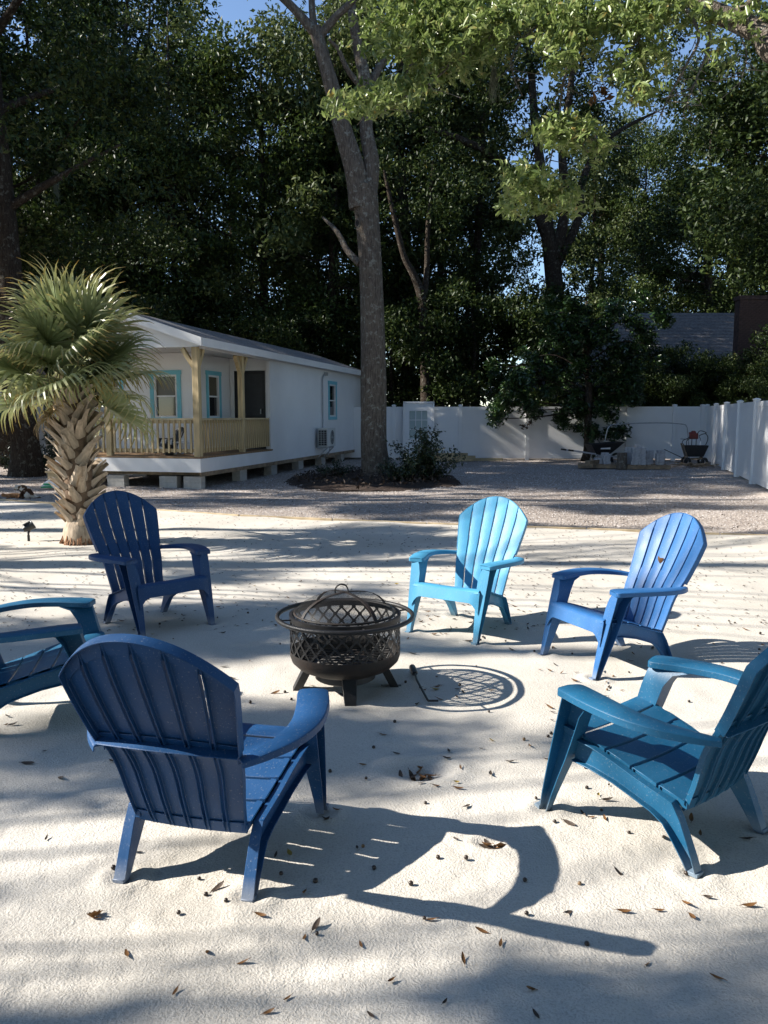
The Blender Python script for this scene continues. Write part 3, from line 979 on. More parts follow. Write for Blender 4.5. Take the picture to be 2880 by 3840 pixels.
FW = 2.06; SX = -1.15; DW = 4.15
wall('wall', (0, DW), (0, L_), WB, EV + .02, [(4.93, 5.62, 1.48, 2.50)], (-1, 0))
wall('wall', (SX, DW), (-.001 - T_, DW), WB, EV + .02, [(.12, .98, FZ, 2.66)], (0, 1))
wall('wall', (SX, FW), (SX, DW - .001), WB, EV + .02, [(.80, 1.42, 1.46, 2.50)], (-1, 0))
wall('wall', (-W_, FW), (SX - T_ - .001, FW), WB, EV + .02, [(.10, .34, 1.46, 2.47), (1.25, 1.85, 1.46, 2.47)], (0, 1))
wall('wall', (-W_ , FW + T_ + .001), (-W_, L_), WB, EV + .02, [], (1, 0))
wall('wall', (-W_ + T_ + .001, L_), (-T_ - .001, L_), WB, EV + .02, [], (0, -1))
# gable filling above the porch beam and at the rear
for yy in (0.06, L_ - .1):
    m = MB(); rz = EV + .63
    pts = [(-W_ - .02, yy, EV - .03 if yy < 1 else EV + .025), (.02, yy, EV - .03 if yy < 1 else EV + .025), (.02, yy, EV + .10), (-W_ / 2, yy, rz + .01), (-W_ - .02, yy, EV + .10)]
    pts2 = [(x, y + .05, z) for x, y, z in pts]
    m.add(pts + pts2, [(0, 1, 2, 3, 4), (9, 8, 7, 6, 5)] + [(i, i + 5, (i + 1) % 5 + 5, (i + 1) % 5) for i in range(5)])
    m.build('gable', 'trimwhite', house)
# porch ceiling, beams
m = MB(); m.b2((-W_ + .06, .12, EV + .03), (-.06, DW - .002, EV + .06)); m.build('ceiling', 'trimwhite', house)
m = MB(); m.b2((-.045, .115, EV - .06), (.025, DW + .25, EV + .118)); m.build('beam', 'trimwhite', house)
# roof
rz = EV + .63
roof = None
slope = math.atan2(.63 - .02, W_ / 2)
m = MB()
OV = .17
ex = .20; zeav = EV + .115 - .02
zr = zeav + (W_ / 2 + OV) * .335
pts = []
for y in (-.10, L_ + .15):
    pts += [(OV, y, zeav), (-W_ / 2, y, zr), (-W_ - OV, y, zeav), (-W_ - OV, y, zeav + .03), (-W_ / 2, y, zr + .03), (OV, y, zeav + .03)]
m.add(pts, [(0, 1, 2, 3, 4, 5), (11, 10, 9, 8, 7, 6)] + [(i, i + 6, (i + 1) % 6 + 6, (i + 1) % 6) for i in range(6)])
roof = m.build('roof', 'shingle', house)
# courses of shingle tabs as real steps on the visible slope
for k in range(11):
    f0 = k / 11; f1 = (k + 1.25) / 11
    xa = OV - (W_ / 2 + OV) * f0; xb = OV - (W_ / 2 + OV) * min(1, f1)
    za = zeav + .03 + (OV - xa) * .335; zb = zeav + .03 + (OV - xb) * .335
    q = MB(); y0, y1 = -.105, L_ + .155
    q.add([(xa + .01, y0, za + .010), (xb, y0, zb + .003), (xb, y1, zb + .003), (xa + .01, y1, za + .010), (xa + .01, y0, za + .002), (xa + .01, y1, za + .002)], [(0, 1, 2, 3), (0, 3, 5, 4)])
    q.build('shingle_course', 'shingle', roof)
m = MB(); m.b2((OV - .005, -.10, zeav - .13), (OV + .018, L_ + .15, zeav + .042)); m.build('fascia', 'trimwhite', roof)
m = MB(); m.b2((-W_ - OV - .018, -.10, zeav - .13), (-W_ - OV + .005, L_ + .15, zeav + .042)); m.build('fascia', 'trimwhite', roof)
m = MB(); m.b2((.03, -.09, zeav - .012), (OV - .01, L_ + .14, zeav - .002)); m.build('soffit', 'trimwhite', roof)
for sx_ in (1, -1):
    m = MB()
    x0 = OV if sx_ > 0 else -W_ - OV
    p = Vector((x0, -.115, zeav - .05)); q = Vector((-W_ / 2, -.115, zr - .05))
    m.add([(p.x, -.135, p.z - .08), (q.x, -.135, q.z - .08), (q.x, -.135, q.z + .095), (p.x, -.135, p.z + .095), (p.x, -.102, p.z - .08), (q.x, -.102, q.z - .08), (q.x, -.102, q.z + .095), (p.x, -.102, p.z + .095)],
          [(0, 1, 2, 3), (7, 6, 5, 4), (0, 4, 5, 1), (1, 5, 6, 2), (2, 6, 7, 3), (3, 7, 4, 0)])
    m.build('barge_board', 'trimwhite', roof)
# porch deck
deck = MB().b2((-W_, .03, FZ - .16), (-.02, DW - .01, FZ - .04)).build('deck', 'deckwood', house)
nb_ = 29
bd = MB().b2((0, 0, 0), (W_ + .03, .132, .036)).mesh('deck_board', 'deckwood')
for i in range(nb_):
    add_obj('deck_board', bd, None, deck, (-W_ - .005, -.01 + i * .1425, FZ - .038))
m = MB(); m.b2((-W_ - .02, -.028, .325), (.03, .0, FZ - .045)); m.b2((.004, .0005, .325), (.032, DW + .02, FZ - .045)); m.build('skirt_board', 'trimwhite', house)
m = MB(); m.b2((-.01, .0, .235), (.02, L_ + .02, .3245)); m.build('sill_beam', 'oldwood', house)
m = MB(); m.b2((.001, DW + .03, .3255), (.018, L_ + .01, .46)); m.build('skirt_board', 'trimwhite', house)
m = MB(); m.b2((-W_ + .1, .3, .24), (-.15, L_ - .1, .32)); m.build('floor_frame', 'oldwood', house)
# posts with knee braces
def post(x, y, braces, w=.125):
    p = MB().b2((x - w / 2, y - w / 2, FZ - .03), (x + w / 2, y + w / 2, EV - .033)).build('post', 'lumber', house, bevel=.006)
    for dx, dy in braces:
        b = MB(); b.bar((x + dx * .04, y + dy * .04, EV - .46), (x + dx * .30, y + dy * .30, EV - .06), .09, .085, (-dy, dx, 0) if False else (0, 0, 1))
        b.build('brace', 'lumber', p)
PI_ = .07
post(-PI_, PI_ + .03, [(-1, 0), (0, 1)], .14)
post(-2.14, PI_ + .03, [(1, 0), (-1, 0)])
post(-W_ + PI_, PI_ + .03, [(1, 0)])
post(-PI_, 2.38, [(0, 1), (0, -1)])
MB().b2((-.10, DW - .12, FZ), (.0, DW - .004, EV - .065)).build('post', 'trimwhite', house)
# railings
def railing(p, q, n):
    p = Vector(p); q = Vector(q)
    m = MB()
    m.bar(p + Vector((0, 0, 1.435)), q + Vector((0, 0, 1.435)), .09, .036); m.bar(p + Vector((0, 0, .775)), q + Vector((0, 0, .775)), .036, .07)
    m.bar(p + Vector((0, 0, 1.38)), q + Vector((0, 0, 1.38)), .034, .07)
    r_ = m.build('railing', 'lumber_x', house)
    d = (q - p)
    ang = math.atan2(d.y, d.x)
    out = Vector((math.sin(ang), -math.cos(ang), 0)) * .036
    for i in range(n):
        c = p + d * ((i + .5) / n) + out
        add_obj('baluster', BAL, None, r_, (c.x, c.y, .725), (0, 0, ang))
BAL = MB().b2((-.019, -.019, 0), (.019, .019, .69)).mesh('baluster', 'lumber')
yR = PI_ + .03
railing((-2.07, yR, 0), (-.15, yR, 0), 15)
railing((-W_ + .14, yR, 0), (-2.21, yR, 0), 8)
railing((-PI_, yR + .08, 0), (-PI_, 2.31, 0), 16)
railing((-PI_, 2.45, 0), (-PI_, DW - .12, 0), 13)
# windows: deep frame, sash rails and two panes each, aqua boards round the opening
def window(org, along, nrm, w, zb, zt, tw=.10, blind=True):
    """org: lower point at the opening's start on the outer wall face; along and nrm: unit vectors (x,y), nrm pointing outward"""
    o_ = Vector((*org, 0)); a = Vector((*along, 0)); n = Vector((*nrm, 0))
    def bx(m, u0, u1, z0, z1, d0, d1):
        q = [o_ + a * u0 + n * d0, o_ + a * u1 + n * d0, o_ + a * u1 + n * d1, o_ + a * u0 + n * d1]
        m.add([(v.x, v.y, z0) for v in q] + [(v.x, v.y, z1) for v in q], [(0, 3, 2, 1), (4, 5, 6, 7), (0, 1, 5, 4), (1, 2, 6, 5), (2, 3, 7, 6), (3, 0, 4, 7)])
    f = MB(); e = .045
    bx(f, 0, e, zb, zt, -.09, .012); bx(f, w - e, w, zb, zt, -.09, .012); bx(f, e, w - e, zt - e, zt, -.09, .012); bx(f, e, w - e, zb, zb + e, -.09, .012)
    zm = (zb + zt) / 2
    bx(f, e, w - e, zm - .018, zm + .018, -.06, -.005)
    win = f.build('window', 'trimwhite', house)
    p = MB(); bx(p, e, w - e, zb + e, zm - .018, -.055, -.048); p.build('pane', 'glass', win)
    p = MB(); bx(p, e, w - e, zm + .018, zt - e, -.045, -.038); p.build('pane', 'blind' if blind else 'glass', win)
    t = MB()
    bx(t, -tw, 0, zb - tw, zt, .0, .026); bx(t, w, w + tw, zb - tw, zt, .0, .026); bx(t, -tw - .02, w + tw + .02, zt, zt + tw, .0, .030); bx(t, 0, w, zb - tw, zb, .0, .026)
    t.build('trim', 'aqua', win)
window((-W_ + 1.25, FW), (1, 0), (0, -1), .60, 1.46, 2.47)
window((-W_ + .10, FW), (1, 0), (0, -1), .24, 1.46, 2.47)
window((SX, FW + .80), (0, 1), (1, 0), .62, 1.46, 2.50)
window((0, DW + 4.93), (0, 1), (1, 0), .69, 1.48, 2.50, .10, False)
# screen door in a white casing
m = MB(); m.b2((SX + .12, DW + .02, FZ), (SX + .98, DW + .06, 2.655)); dr = m.build('door', 'screen_door', house)
m = MB()
for u0, u1, z0, z1 in ((.125, .20, FZ + .01, 2.65), (.90, .975, FZ + .01, 2.65), (.20, .90, 2.56, 2.65), (.20, .90, FZ + .01, FZ + .2), (.20, .90, 1.45, 1.52)):
    m.b2((SX + u0, DW + .004, z0), (SX + u1, DW + .022, z1))
m.build('door_frame', 'black_plastic', dr)
m = MB(); m.box((SX + .86, DW - .03, 1.62), (.02, .05, .12)); m.build('handle', 'galv', dr)
m = MB(); m.b2((SX + .02, DW - .022, FZ), (SX + .115, DW + .0, 2.76)); m.b2((SX + .985, DW - .022, FZ), (SX + 1.08, DW, 2.76)); m.b2((SX + .115, DW - .022, 2.665), (SX + .985, DW, 2.76)); m.build('door_casing', 'trimwhite', house)
# concrete block piers
pier = MB().b2((-.2, -.1, -.03), (.2, .1, .10)); pier.b2((-.2, -.1, .103), (.2, .1, .234))
pm = pier.mesh('pier', 'concrete')
for x, y, rz_ in ((-.20, .13, 0), (-.76, .13, 0), (-2.0, .13, 0), (-3.1, .13, 0), (-.12, 2.3, R(90)), (-.12, 4.3, R(90)), (-.12, 6.4, R(90)), (-.12, 8.5, R(90)), (-.12, 10.6, R(90)), (-.12, 12.4, R(90)), (-3.1, 3, 0), (-3.1, 6, 0), (-1.7, 4, 0), (-1.7, 7, 0)):
    add_obj('pier', pm, None, house, (x, y, 0), (0, 0, rz_))
# steps at the porch's far end
st = MB(); st.b2((-W_ - .50, .75, 0), (-W_ - .03, .80, .42)); st.b2((-W_ - .80, .75, 0), (-W_ - .505, .80, .20)); st.b2((-W_ - .50, 1.85, 0), (-W_ - .03, 1.90, .42)); st.b2((-W_ - .80, 1.85, 0), (-W_ - .505, 1.90, .20))
st.b2((-W_ - .79, .81, 0), (-W_ - .765, 1.84, .20)); st.b2((-W_ - .49, .81, .21), (-W_ - .465, 1.84, .42))
so = st.build('steps', 'lumber_x', house)
for x0, x1, z in ((-.84, -.51, .202), (-.54, -.03, .422)):
    MB().b2((-W_ + x0, .71, z), (-W_ + x1, 1.94, z + .038)).build('tread', 'lumber_x', so)

# things on and at the house
def hloc(x, y, z=0):
    c, s = math.cos(HR), math.sin(HR)
    return (HX + x * c - y * s, HY + x * s + y * c, z)
ac = thing('air_conditioner', 'cream outdoor air conditioner hanging on the white house wall', 'air conditioner', hloc(.05, 8.02, .58), HR)
MB().b2((.035, -.40, 0), (.35, .42, .56)).build('case', 'acwhite', ac, bevel=.012)
g = MB()
for i in range(9): g.b2((.06, -.414, .04 + i * .056), (.33, -.402, .048 + i * .056))
for i in range(4): g.b2((.06 + i * .087, -.413, .04), (.068 + i * .087, -.403, .50))
g.build('grille', 'acwhite', ac)
MB().b2((.058, -.406, .035), (.334, -.4005, .505)).build('coil', 'black_plastic', ac)
f = MB(); f.lathe([(.235, 0), (.235, .012), (.215, .012), (.215, 0)], 36)
for r_ in (.05, .09, .13, .17, .21): f.lathe([(r_, .008), (r_ + .004, .012), (r_ + .008, .008), (r_, .008)], 30)
fo = f.build('fan_grille', 'acwhite', ac, 40, (.351, .06, .28), (0, R(90), 0))
MB().lathe([(.214, .002), (.03, .003)], 36).build('fan', 'black_plastic', ac, None, (.3505, .06, .28), (0, R(90), 0))
br = MB(); br.b2((-.03, -.33, -.045), (.33, -.29, -.002)); br.b2((-.03, .28, -.045), (.33, .32, -.002)); br.bar((-.02, -.31, -.36), (.30, -.31, -.04), .03, .03); br.bar((-.02, .30, -.36), (.30, .30, -.04), .03, .03)
br.build('bracket', 'galv', ac)
hs = MB(); hs.tube(catmull([(.20, .424, .40), (.20, .50, .52), (.18, .58, .50), (.15, .62, .30), (.12, .62, 0), (.05, .60, -.30)], 20), .014, 8); hs.build('hose', 'greycol', ac, 40)
cd = thing('conduit_pipe', 'grey conduit pipe running up the house wall beside the small window', 'pipe', hloc(.04, 8.72, 1.13), HR)
m = MB(); m.tube(catmull([(.0, -.45, 0), (0, -.42, .3), (0, -.42, 1.35), (0, -.40, 1.50), (0, -.30, 1.60), (0, -.12, 1.66)], 26), .022, 8); m.build('pipe', 'greycol', cd, 40)
MB().box((.01, -.08, 1.66), (.08, .10, .10)).build('outlet_box', 'galv', cd)
pc = make_chair('black_plastic')
pc.location = hloc(-1.35, 1.22, FZ); pc.rotation_euler = (0, 0, HR + R(150)); pc.scale = (.66,) * 3
tag(pc, 'small black adirondack chair standing on the timber porch', 'chair')
tb = thing('low_table', 'low white table on the porch next to the black chair', 'table', hloc(-.72, .9, FZ), HR)
MB().b2((-.26, -.2, .25), (.26, .2, .28)).build('table_top', 'trimwhite', tb, bevel=.005)
lgm = MB().b2((-.02, -.02, 0), (.02, .02, .25)).mesh('leg', 'trimwhite')
for dx in (-.22, .22):
    for dy in (-.16, .16): add_obj('leg', lgm, None, tb, (dx, dy, 0))
bk = MB(); bk.lathe([(.10, 0), (.125, .22), (.118, .22), (.095, .01), (.001, .01)], 24)
o = bk.build('bucket', 'black_plastic', None, 40, hloc(-1.0, .55, FZ)); tag(o, 'dark bucket on the porch floor behind the railing', 'bucket')

# ---------------------------------------------------------------- palm
palm = thing('cabbage_palm', 'short cabbage palm with a criss-cross trunk of pale leaf bases', 'palm tree', (-3.62, 9.50, 0))
gp = np.random.default_rng(3)
TH = 1.86
def trunk_axis(z): return Vector((0.02 - 0.06 * (z / TH), 0.0, z))
def trunk_r(z): return float(np.interp(z, [0, .10, .35, .9, 1.4, 1.86], [.20, .19, .175, .195, .185, .13]))
m = MB(); zz = np.linspace(-.05, TH, 16); m.tube([trunk_axis(z) for z in zz], [trunk_r(z) * .86 for z in zz], 18, wob=.04)
m.build('trunk', 'boot_dark', palm, 50)
# bulging smooth foot with a skirt of roots
m = MB(); zz = np.linspace(-.03, .36, 10); m.tube([trunk_axis(z) for z in zz], [float(np.interp(z, [-.03, .05, .16, .28, .36], [.215, .220, .205, .160, .120])) for z in zz], 22, wob=.05, seed=8)
m.build('trunk_foot', 'boot', palm, 50)
m = MB()
for i in range(150):
    a = gp.uniform(0, 6.28); r0 = .215; z = gp.uniform(.0, .11)
    p = Vector((r0 * math.cos(a) + .02, r0 * math.sin(a), z)); q = p + Vector((math.cos(a) * gp.uniform(.015, .07), math.sin(a) * gp.uniform(.015, .07), -z - .015))
    m.bar(p, q, .012, .008)
ro = m.build('root_skirt', 'roots', palm); ro['kind'] = 'stuff'
# leaf bases: split wedges in two crossing spirals
def boot_mesh(seed):
    rr = random.Random(seed); mb = MB(); Lb = .27; secs = []
    for k, t in enumerate(np.linspace(0, 1, 6)):
        w = float(np.interp(t, [0, .35, .8, 1], [.075, .060, .040, .036])); th = float(np.interp(t, [0, .5, 1], [.030, .024, .012]))
        y = .02 + .10 * t ** 1.5; z = Lb * t
        cu = .018 * (1 - t)
        sk = rr.uniform(-.004, .004)
        secs.append([(-w + sk, y - cu, z), (-w * .4, y + th * .6, z), (w * .4, y + th * .6, z), (w + sk, y - cu, z), (w * .4, y - th * .5, z - .004), (-w * .4, y - th * .5, z - .004)])
    mb.loft(secs)
    return mb.mesh('leaf_base', 'boot', 30)
BO = [boot_mesh(i) for i in range(5)]
k = 0
for i in range(104):
    z = .16 + i * (1.56 / 104)
    a = i * 2.3999 + gp.uniform(-.15, .15)
    c = trunk_axis(z); r = trunk_r(z) * .80
    tilt = gp.uniform(.10, .34) + (.10 if z < .9 else 0)
    lean = (1 if i % 2 else -1) * gp.uniform(.25, .60)
    o = add_obj('leaf_base', BO[i % 5], None, palm)
    M = Matrix.Rotation(a - math.pi / 2, 4, 'Z') @ Matrix.Translation((0, r - .02, 0)) @ Matrix.Rotation(lean, 4, 'Y') @ Matrix.Rotation(-tilt, 4, 'X')
    o.matrix_local = Matrix.Translation(c) @ M
    s = gp.uniform(.8, 1.1)
    o.scale = (s, s, s * gp.uniform(.8, 1.1))
# fan fronds
def frond_mesh(seed, droop, dry=False):
    g = np.random.default_rng(seed)
    V = []; F = []; A = []
    nleaf = 36; pet = g.uniform(.42, .58)
    # petiole
    pts = [(0, 0, 0), (0, pet * .5, .02), (0, pet, 0)]
    mb = MB().tube(pts, [.018, .012, .009], 6)
    V += mb.v; F += mb.f; A += [0.0] * len(mb.v)
    hub = np.array([0, pet, 0.0])
    for i in range(nleaf):
        f = -1 + 2 * (i + .5) / nleaf
        th = f * 2.05 + g.normal() * .03
        L = (.92 - .26 * abs(f) ** 1.6) * g.uniform(.88, 1.08)
        hb = hub + np.array([0, .12 * (1 - abs(f)), 0])
        d = np.array([math.sin(th), math.cos(th), .22 * abs(f) + .06])
        d /= np.linalg.norm(d)
        side = np.array([math.cos(th), -math.sin(th), 0])
        k = 8; joined = .40
        pos = hb.copy(); dirv = d.copy(); b0 = len(V)
        dr = droop * g.uniform(.7, 1.5)
        for j in range(k + 1):
            t = j / k
            w = float(np.interp(t, [0, .2, .45, .7, 1], [.005, .021, .024, .015, .0015]))
            fold = .010 * (1 - t) * (1 if i % 2 else -1)
            V.append(tuple(pos + side * w + np.array([0, 0, fold]))); V.append(tuple(pos - side * w - np.array([0, 0, fold])))
            A += [t, t]
            dirv = dirv + np.array([0, 0, -1]) * (dr * (max(0, t - joined)) ** 1.0) * .75
            dirv /= np.linalg.norm(dirv)
            pos = pos + dirv * (L / k)
        for j in range(k):
            q = b0 + 2 * j
            F.append((q, q + 1, q + 3, q + 2))
    me = bpy.data.meshes.new('frond'); me.from_pydata(V, [], F)
    at = me.attributes.new('along', 'FLOAT', 'POINT'); at.data.foreach_set('value', A)
    me.materials.append(MAT['frond_dry' if dry else 'frond']); me.update()
    return me
FR = [frond_mesh(20 + i, d) for i, d in enumerate((1.3, 2.0, 2.8, 3.4))]
DRY = frond_mesh(40, 2.2, True)
top = trunk_axis(TH) + Vector((0, 0, -.06))
for i in range(30):
    a = i * 2.39996 + gp.uniform(-.2, .2)
    el = R(float(np.interp(i, [0, 8, 19, 29], [78, 50, 16, -16]))) + gp.normal() * .09
    me = FR[min(3, int(i / 30 * 3.2 + gp.uniform(0, 1.2)))]
    o = add_obj('frond', me, None, palm)
    s = gp.uniform(.80, .98)
    M = Matrix.Translation(top + Vector((0, 0, .20 * (1 - i / 30)))) @ Matrix.Rotation(a, 4, 'Z') @ Matrix.Rotation(el, 4, 'X') @ Matrix.Rotation(gp.uniform(-.7, .7), 4, 'Y') @ Matrix.Scale(s, 4)
    o.matrix_local = M
for i in range(1):
    a = 2.2
    o = add_obj('dry_frond', DRY, None, palm)
    o.matrix_local = Matrix.Translation(top + Vector((0, 0, -.05))) @ Matrix.Rotation(a, 4, 'Z') @ Matrix.Rotation(R(-45), 4, 'X') @ Matrix.Scale(.45, 4)

# ---------------------------------------------------------------- white vinyl fences
def fence(name, label, pts, H=1.80):
    root = thing(name, label, 'fence', (pts[0][0], pts[0][1], 0))
    o0 = Vector((pts[0][0], pts[0][1], 0))
    pmesh = MB().b2((-.064, -.064, -.05), (.064, .064, H + .06)).mesh('post', 'vinyl')
    cmesh = MB(); cmesh.b2((-.075, -.075, H + .055), (.075, .075, H + .075)); cmesh.box((0, 0, H + .086), (.15, .15, .022), None, (.3, .3))
    cmesh = cmesh.mesh('cap', 'vinyl')
    n = len(pts)
    for i, p in enumerate(pts):
        d = Vector(pts[min(i + 1, n - 1)]) - Vector(pts[max(i - 1, 0)])
        a = math.atan2(d.y, d.x)
        q = add_obj('post', pmesh, None, root, (p[0] - o0.x, p[1] - o0.y, 0), (0, 0, a))
        add_obj('cap', cmesh, None, q)
    for p, q in zip(pts[:-1], pts[1:]):
        p = Vector((*p, 0)) - o0; q = Vector((*q, 0)) - o0; d = q - p; L = d.length; a = math.atan2(d.y, d.x); mid = (p + q) / 2
        def part(nm, lo, hi):
            m = MB().b2(lo, hi); return m.build(nm, 'vinyl', root, None, mid, (0, 0, a))
        h = L / 2 - .066
        part('rail', (-h, -.022, H - .10), (h, .022, H + .02)); part('rail', (-h, -.022, .04), (h, .022, .17))
        m = MB(); nk = max(4, int(round(2 * h / .15))); w = 2 * h / nk
        for k in range(nk):
            x0 = -h + k * w
            m.add([(x0 + .001, -.008, .165), (x0 + .006, -.0115, .165), (x0 + w - .006, -.0115, .165), (x0 + w - .001, -.008, .165), (x0 + .001, -.008, H - .095), (x0 + .006, -.0115, H - .095), (x0 + w - .006, -.0115, H - .095), (x0 + w - .001, -.008, H - .095)],
                  [(0, 1, 5, 4), (1, 2, 6, 5), (2, 3, 7, 6)])
        m.b2((-h, -.0075, .165), (h, .012, H - .095))
        m.build('panel', 'vinyl', root, None, mid, (0, 0, a))
    return root
cor = (10.97, 27.5)
backp = []
for x in (cor[0] - .15, 9.9, 8.36, 7.10, 4.97, 2.66, 0.35, -2.05, -4.45, -6.85, -9.25, -11.65, -14.05, -16.45):
    backp.append((x, 28.35 + (0.35 - x) * 0.08))
fence('vinyl_fence', 'long white vinyl privacy fence across the back of the gravel yard', backp)
dx, dy = 0.2725, 0.962
fence('vinyl_fence', 'white vinyl privacy fence receding along the right side of the yard', [(cor[0] - dx * 2.456 * i, cor[1] - dy * 2.456 * i) for i in range(0, 9)])

# ---------------------------------------------------------------- big oak
def limb(mb, pts, rads, n=12, dens=3, wob=.06, seed=0):
    P = catmull([(*p, r) for p, r in zip(pts, rads)], max(4, len(pts) * dens))
    mb.tube([p[:3] for p in P], [max(.004, p[3]) for p in P], n, wob=wob, seed=seed)
OX, OY = -0.22, 19.5
oak = thing('oak_tree', 'tall forked oak with pale lichened trunk beside the white house', 'tree', (OX, OY, 0))
m = MB()
def zf(py):
    t = math.atan((1920 - py) / 3014.0) - PITCH
    return CAM_H + OY * math.tan(t)
def xf(px, py):
    zc = OY * math.cos(PITCH) - (zf(py) - CAM_H) * math.sin(PITCH)
    return (px - 1440) / 3014.0 * zc - OX
def OP(px, py, y=0.0): return (xf(px, py), y, zf(py))
limb(m, [(.02, 0, -.1), (.02, 0, .25), OP(1402, 1650), OP(1402, 1400), OP(1395, 1100), OP(1380, 850), OP(1362, 700)], [.44, .37, .315, .295, .28, .275, .30], 22, 5, .07, 1)
limb(m, [OP(1350, 780), OP(1330, 640, -.05), OP(1288, 500, -.1), OP(1250, 350, -.15), OP(1205, 190, -.2), OP(1185, 120, -.2)], [.26, .245, .205, .18, .15, .14], 16, 5, .07, 2)
limb(m, [OP(1185, 140, -.2), OP(1110, 60, -.3), OP(1030, -10, -.4), OP(900, -120, -.5)], [.12, .095, .08, .05], 12, 4, .07, 3)
limb(m, [OP(1185, 150, -.2), OP(1172, 40, -.1), OP(1165, -120, 0), OP(1140, -300, .2)], [.09, .075, .06, .03], 10, 4, .07, 4)
limb(m, [OP(1195, 160, -.2), OP(1260, 90, -.3), OP(1330, 30, -.4), OP(1400, -80, -.5)], [.11, .085, .075, .05], 12, 4, .07, 5)
limb(m, [OP(1375, 790), OP(1392, 620, .05), OP(1372, 480, .1), OP(1375, 330, .15), OP(1345, 180, .2), OP(1320, 30, .2), OP(1310, -150, .3)], [.20, .185, .16, .15, .125, .105, .07], 14, 5, .07, 6)
limb(m, [OP(1372, 340, .15), OP(1305, 270, -.1), OP(1270, 200, -.2), OP(1235, 170, -.3)], [.08, .06, .05, .03], 10, 4, .07, 7)
limb(m, [OP(1380, 330, .15), OP(1440, 190, .4), OP(1520, 30, .7), OP(1600, -150, 1.0)], [.10, .085, .07, .04], 10, 4, .07, 8)
limb(m, [OP(1350, 990), OP(1300, 930, .3), OP(1260, 850, .6), OP(1200, 780, .9)], [.09, .075, .06, .03], 10, 4, .07, 9)
m.build('trunk', 'bark', oak, 70)
# knot hole
kx, _, kz = OP(1338, 848)
q = MB(); q.lathe([(.085, .0), (.070, .035), (.045, .02)], 18); ko = q.build('knot', 'bark', oak, 60, (kx + .03, -.275, kz), (R(90), 0, R(-12))); ko.scale = (.8, 1.35, 1)
q = MB(); q.lathe([(.052, .024), (.001, .020)], 18); q.build('hollow', 'char', oak, 60, (kx + .03, -.275, kz), (R(90), 0, R(-12))).scale = (.8, 1.35, 1)
go = np.random.default_rng(77)
cl = []
for _ in range(64):
    a = go.uniform(0, 6.28); rr_ = go.uniform(1.2, 5.2)
    cl.append(((rr_ * math.cos(a) - .8, rr_ * math.sin(a) * .8 + 1.2, go.uniform(12.0, 19.0)), go.uniform(.7, 1.4)))
P = clump_points(cl, 210, go)
V, F = leaf_arrays(P, .15, .06, g=go)
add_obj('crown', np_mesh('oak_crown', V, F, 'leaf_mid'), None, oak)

# mulch bed with undergrowth round its foot
V, F = grid_mesh('m', np.linspace(-2.3, 1.75, 46), np.linspace(16.2, 22.4, 50), lambda x, y: x * 0, 'mulch')
q = ((V[:, 0] + .25) / 1.95) ** 2 + ((V[:, 1] - 19.2) / 2.95) ** 2
V[:, 2] = .09 * np.clip(1 - q, -.6, 1) + (vnoise(V[:, 0] * 6, V[:, 1] * 6, 9) - .5) * .05 - .005
F = F[(q[F].max(1) < 1.25)]
structure(add_obj('mulch_bed', np_mesh('mulch_bed', V, F, 'mulch', True)))
def shrub(name, label, loc, h, r, n, mat, seed, L=.075, stems=9, group=None):
    g = np.random.default_rng(seed); rt = thing(name, label, 'shrub', loc, 0, group)
    m = MB(); C = []
    for i in range(stems):
        a = g.uniform(0, 6.28); rr_ = r * g.uniform(.2, 1.0); hh = h * g.uniform(.55, 1.05) * (1.1 - .45 * rr_ / r)
        pts = [(0.1 * r * math.cos(a), 0.1 * r * math.sin(a), -.03), (rr_ * .5 * math.cos(a), rr_ * .5 * math.sin(a), hh * .5), (rr_ * math.cos(a), rr_ * math.sin(a), hh)]
        limb(m, pts, [.014, .009, .004], 5, 3, 0, i)
        for t in np.linspace(.25, 1.0, 7):
            p = np.array(pts[0]) * (1 - t) ** 2 + 2 * np.array(pts[1]) * t * (1 - t) + np.array(pts[2]) * t * t
            C.append((p, r * .22))
    m.build('stem', 'bark_dark', rt)
    P = clump_points(C, n / max(1e-6, len(C) * (r * .22) ** 2), g, .9, .6)
    P = P[P[:, 2] > .03]
    V, F = leaf_arrays(P, L, L * .45, .5, g)
    add_obj('foliage', np_mesh(name + '_foliage', V, F, mat), None, rt)
    return rt
shrub('leafy_shrub', 'dark leafy shrub with upright shoots beside the big oak trunk', (.98, 18.6, .02), 1.28, .85, 2600, 'leaf_shrub', 5, .095, 24)
shrub('leafy_shrub', 'low dark bush hugging the front of the big oak trunk', (.35, 18.0, .05), .55, .8, 1700, 'leaf_shrub', 6, .07, 18)
shrub('leafy_shrub', 'small dark bush between the house wall and the big oak', (-1.15, 19.2, .03), .42, .5, 700, 'leaf_shrub', 7, .07, 15)
gs = np.random.default_rng(8)
n = 900
a = gs.uniform(0, 6.28, n); rr_ = np.sqrt(gs.random(n))
P = np.stack([-.25 + 1.85 * rr_ * np.cos(a), 19.2 + 2.8 * rr_ * np.sin(a), .03 + .10 * gs.random(n)], 1)
P[:, 2] += .09 * np.clip(1 - rr_ ** 2, 0, 1)
V, F = leaf_arrays(P, .10, .05, .9, gs)
tag(add_obj('bed_litter', np_mesh('bed_litter', V, F, 'dryleaf2')), 'brown leaf litter covering the mulch bed under the oak', 'leaf litter', kind='stuff')

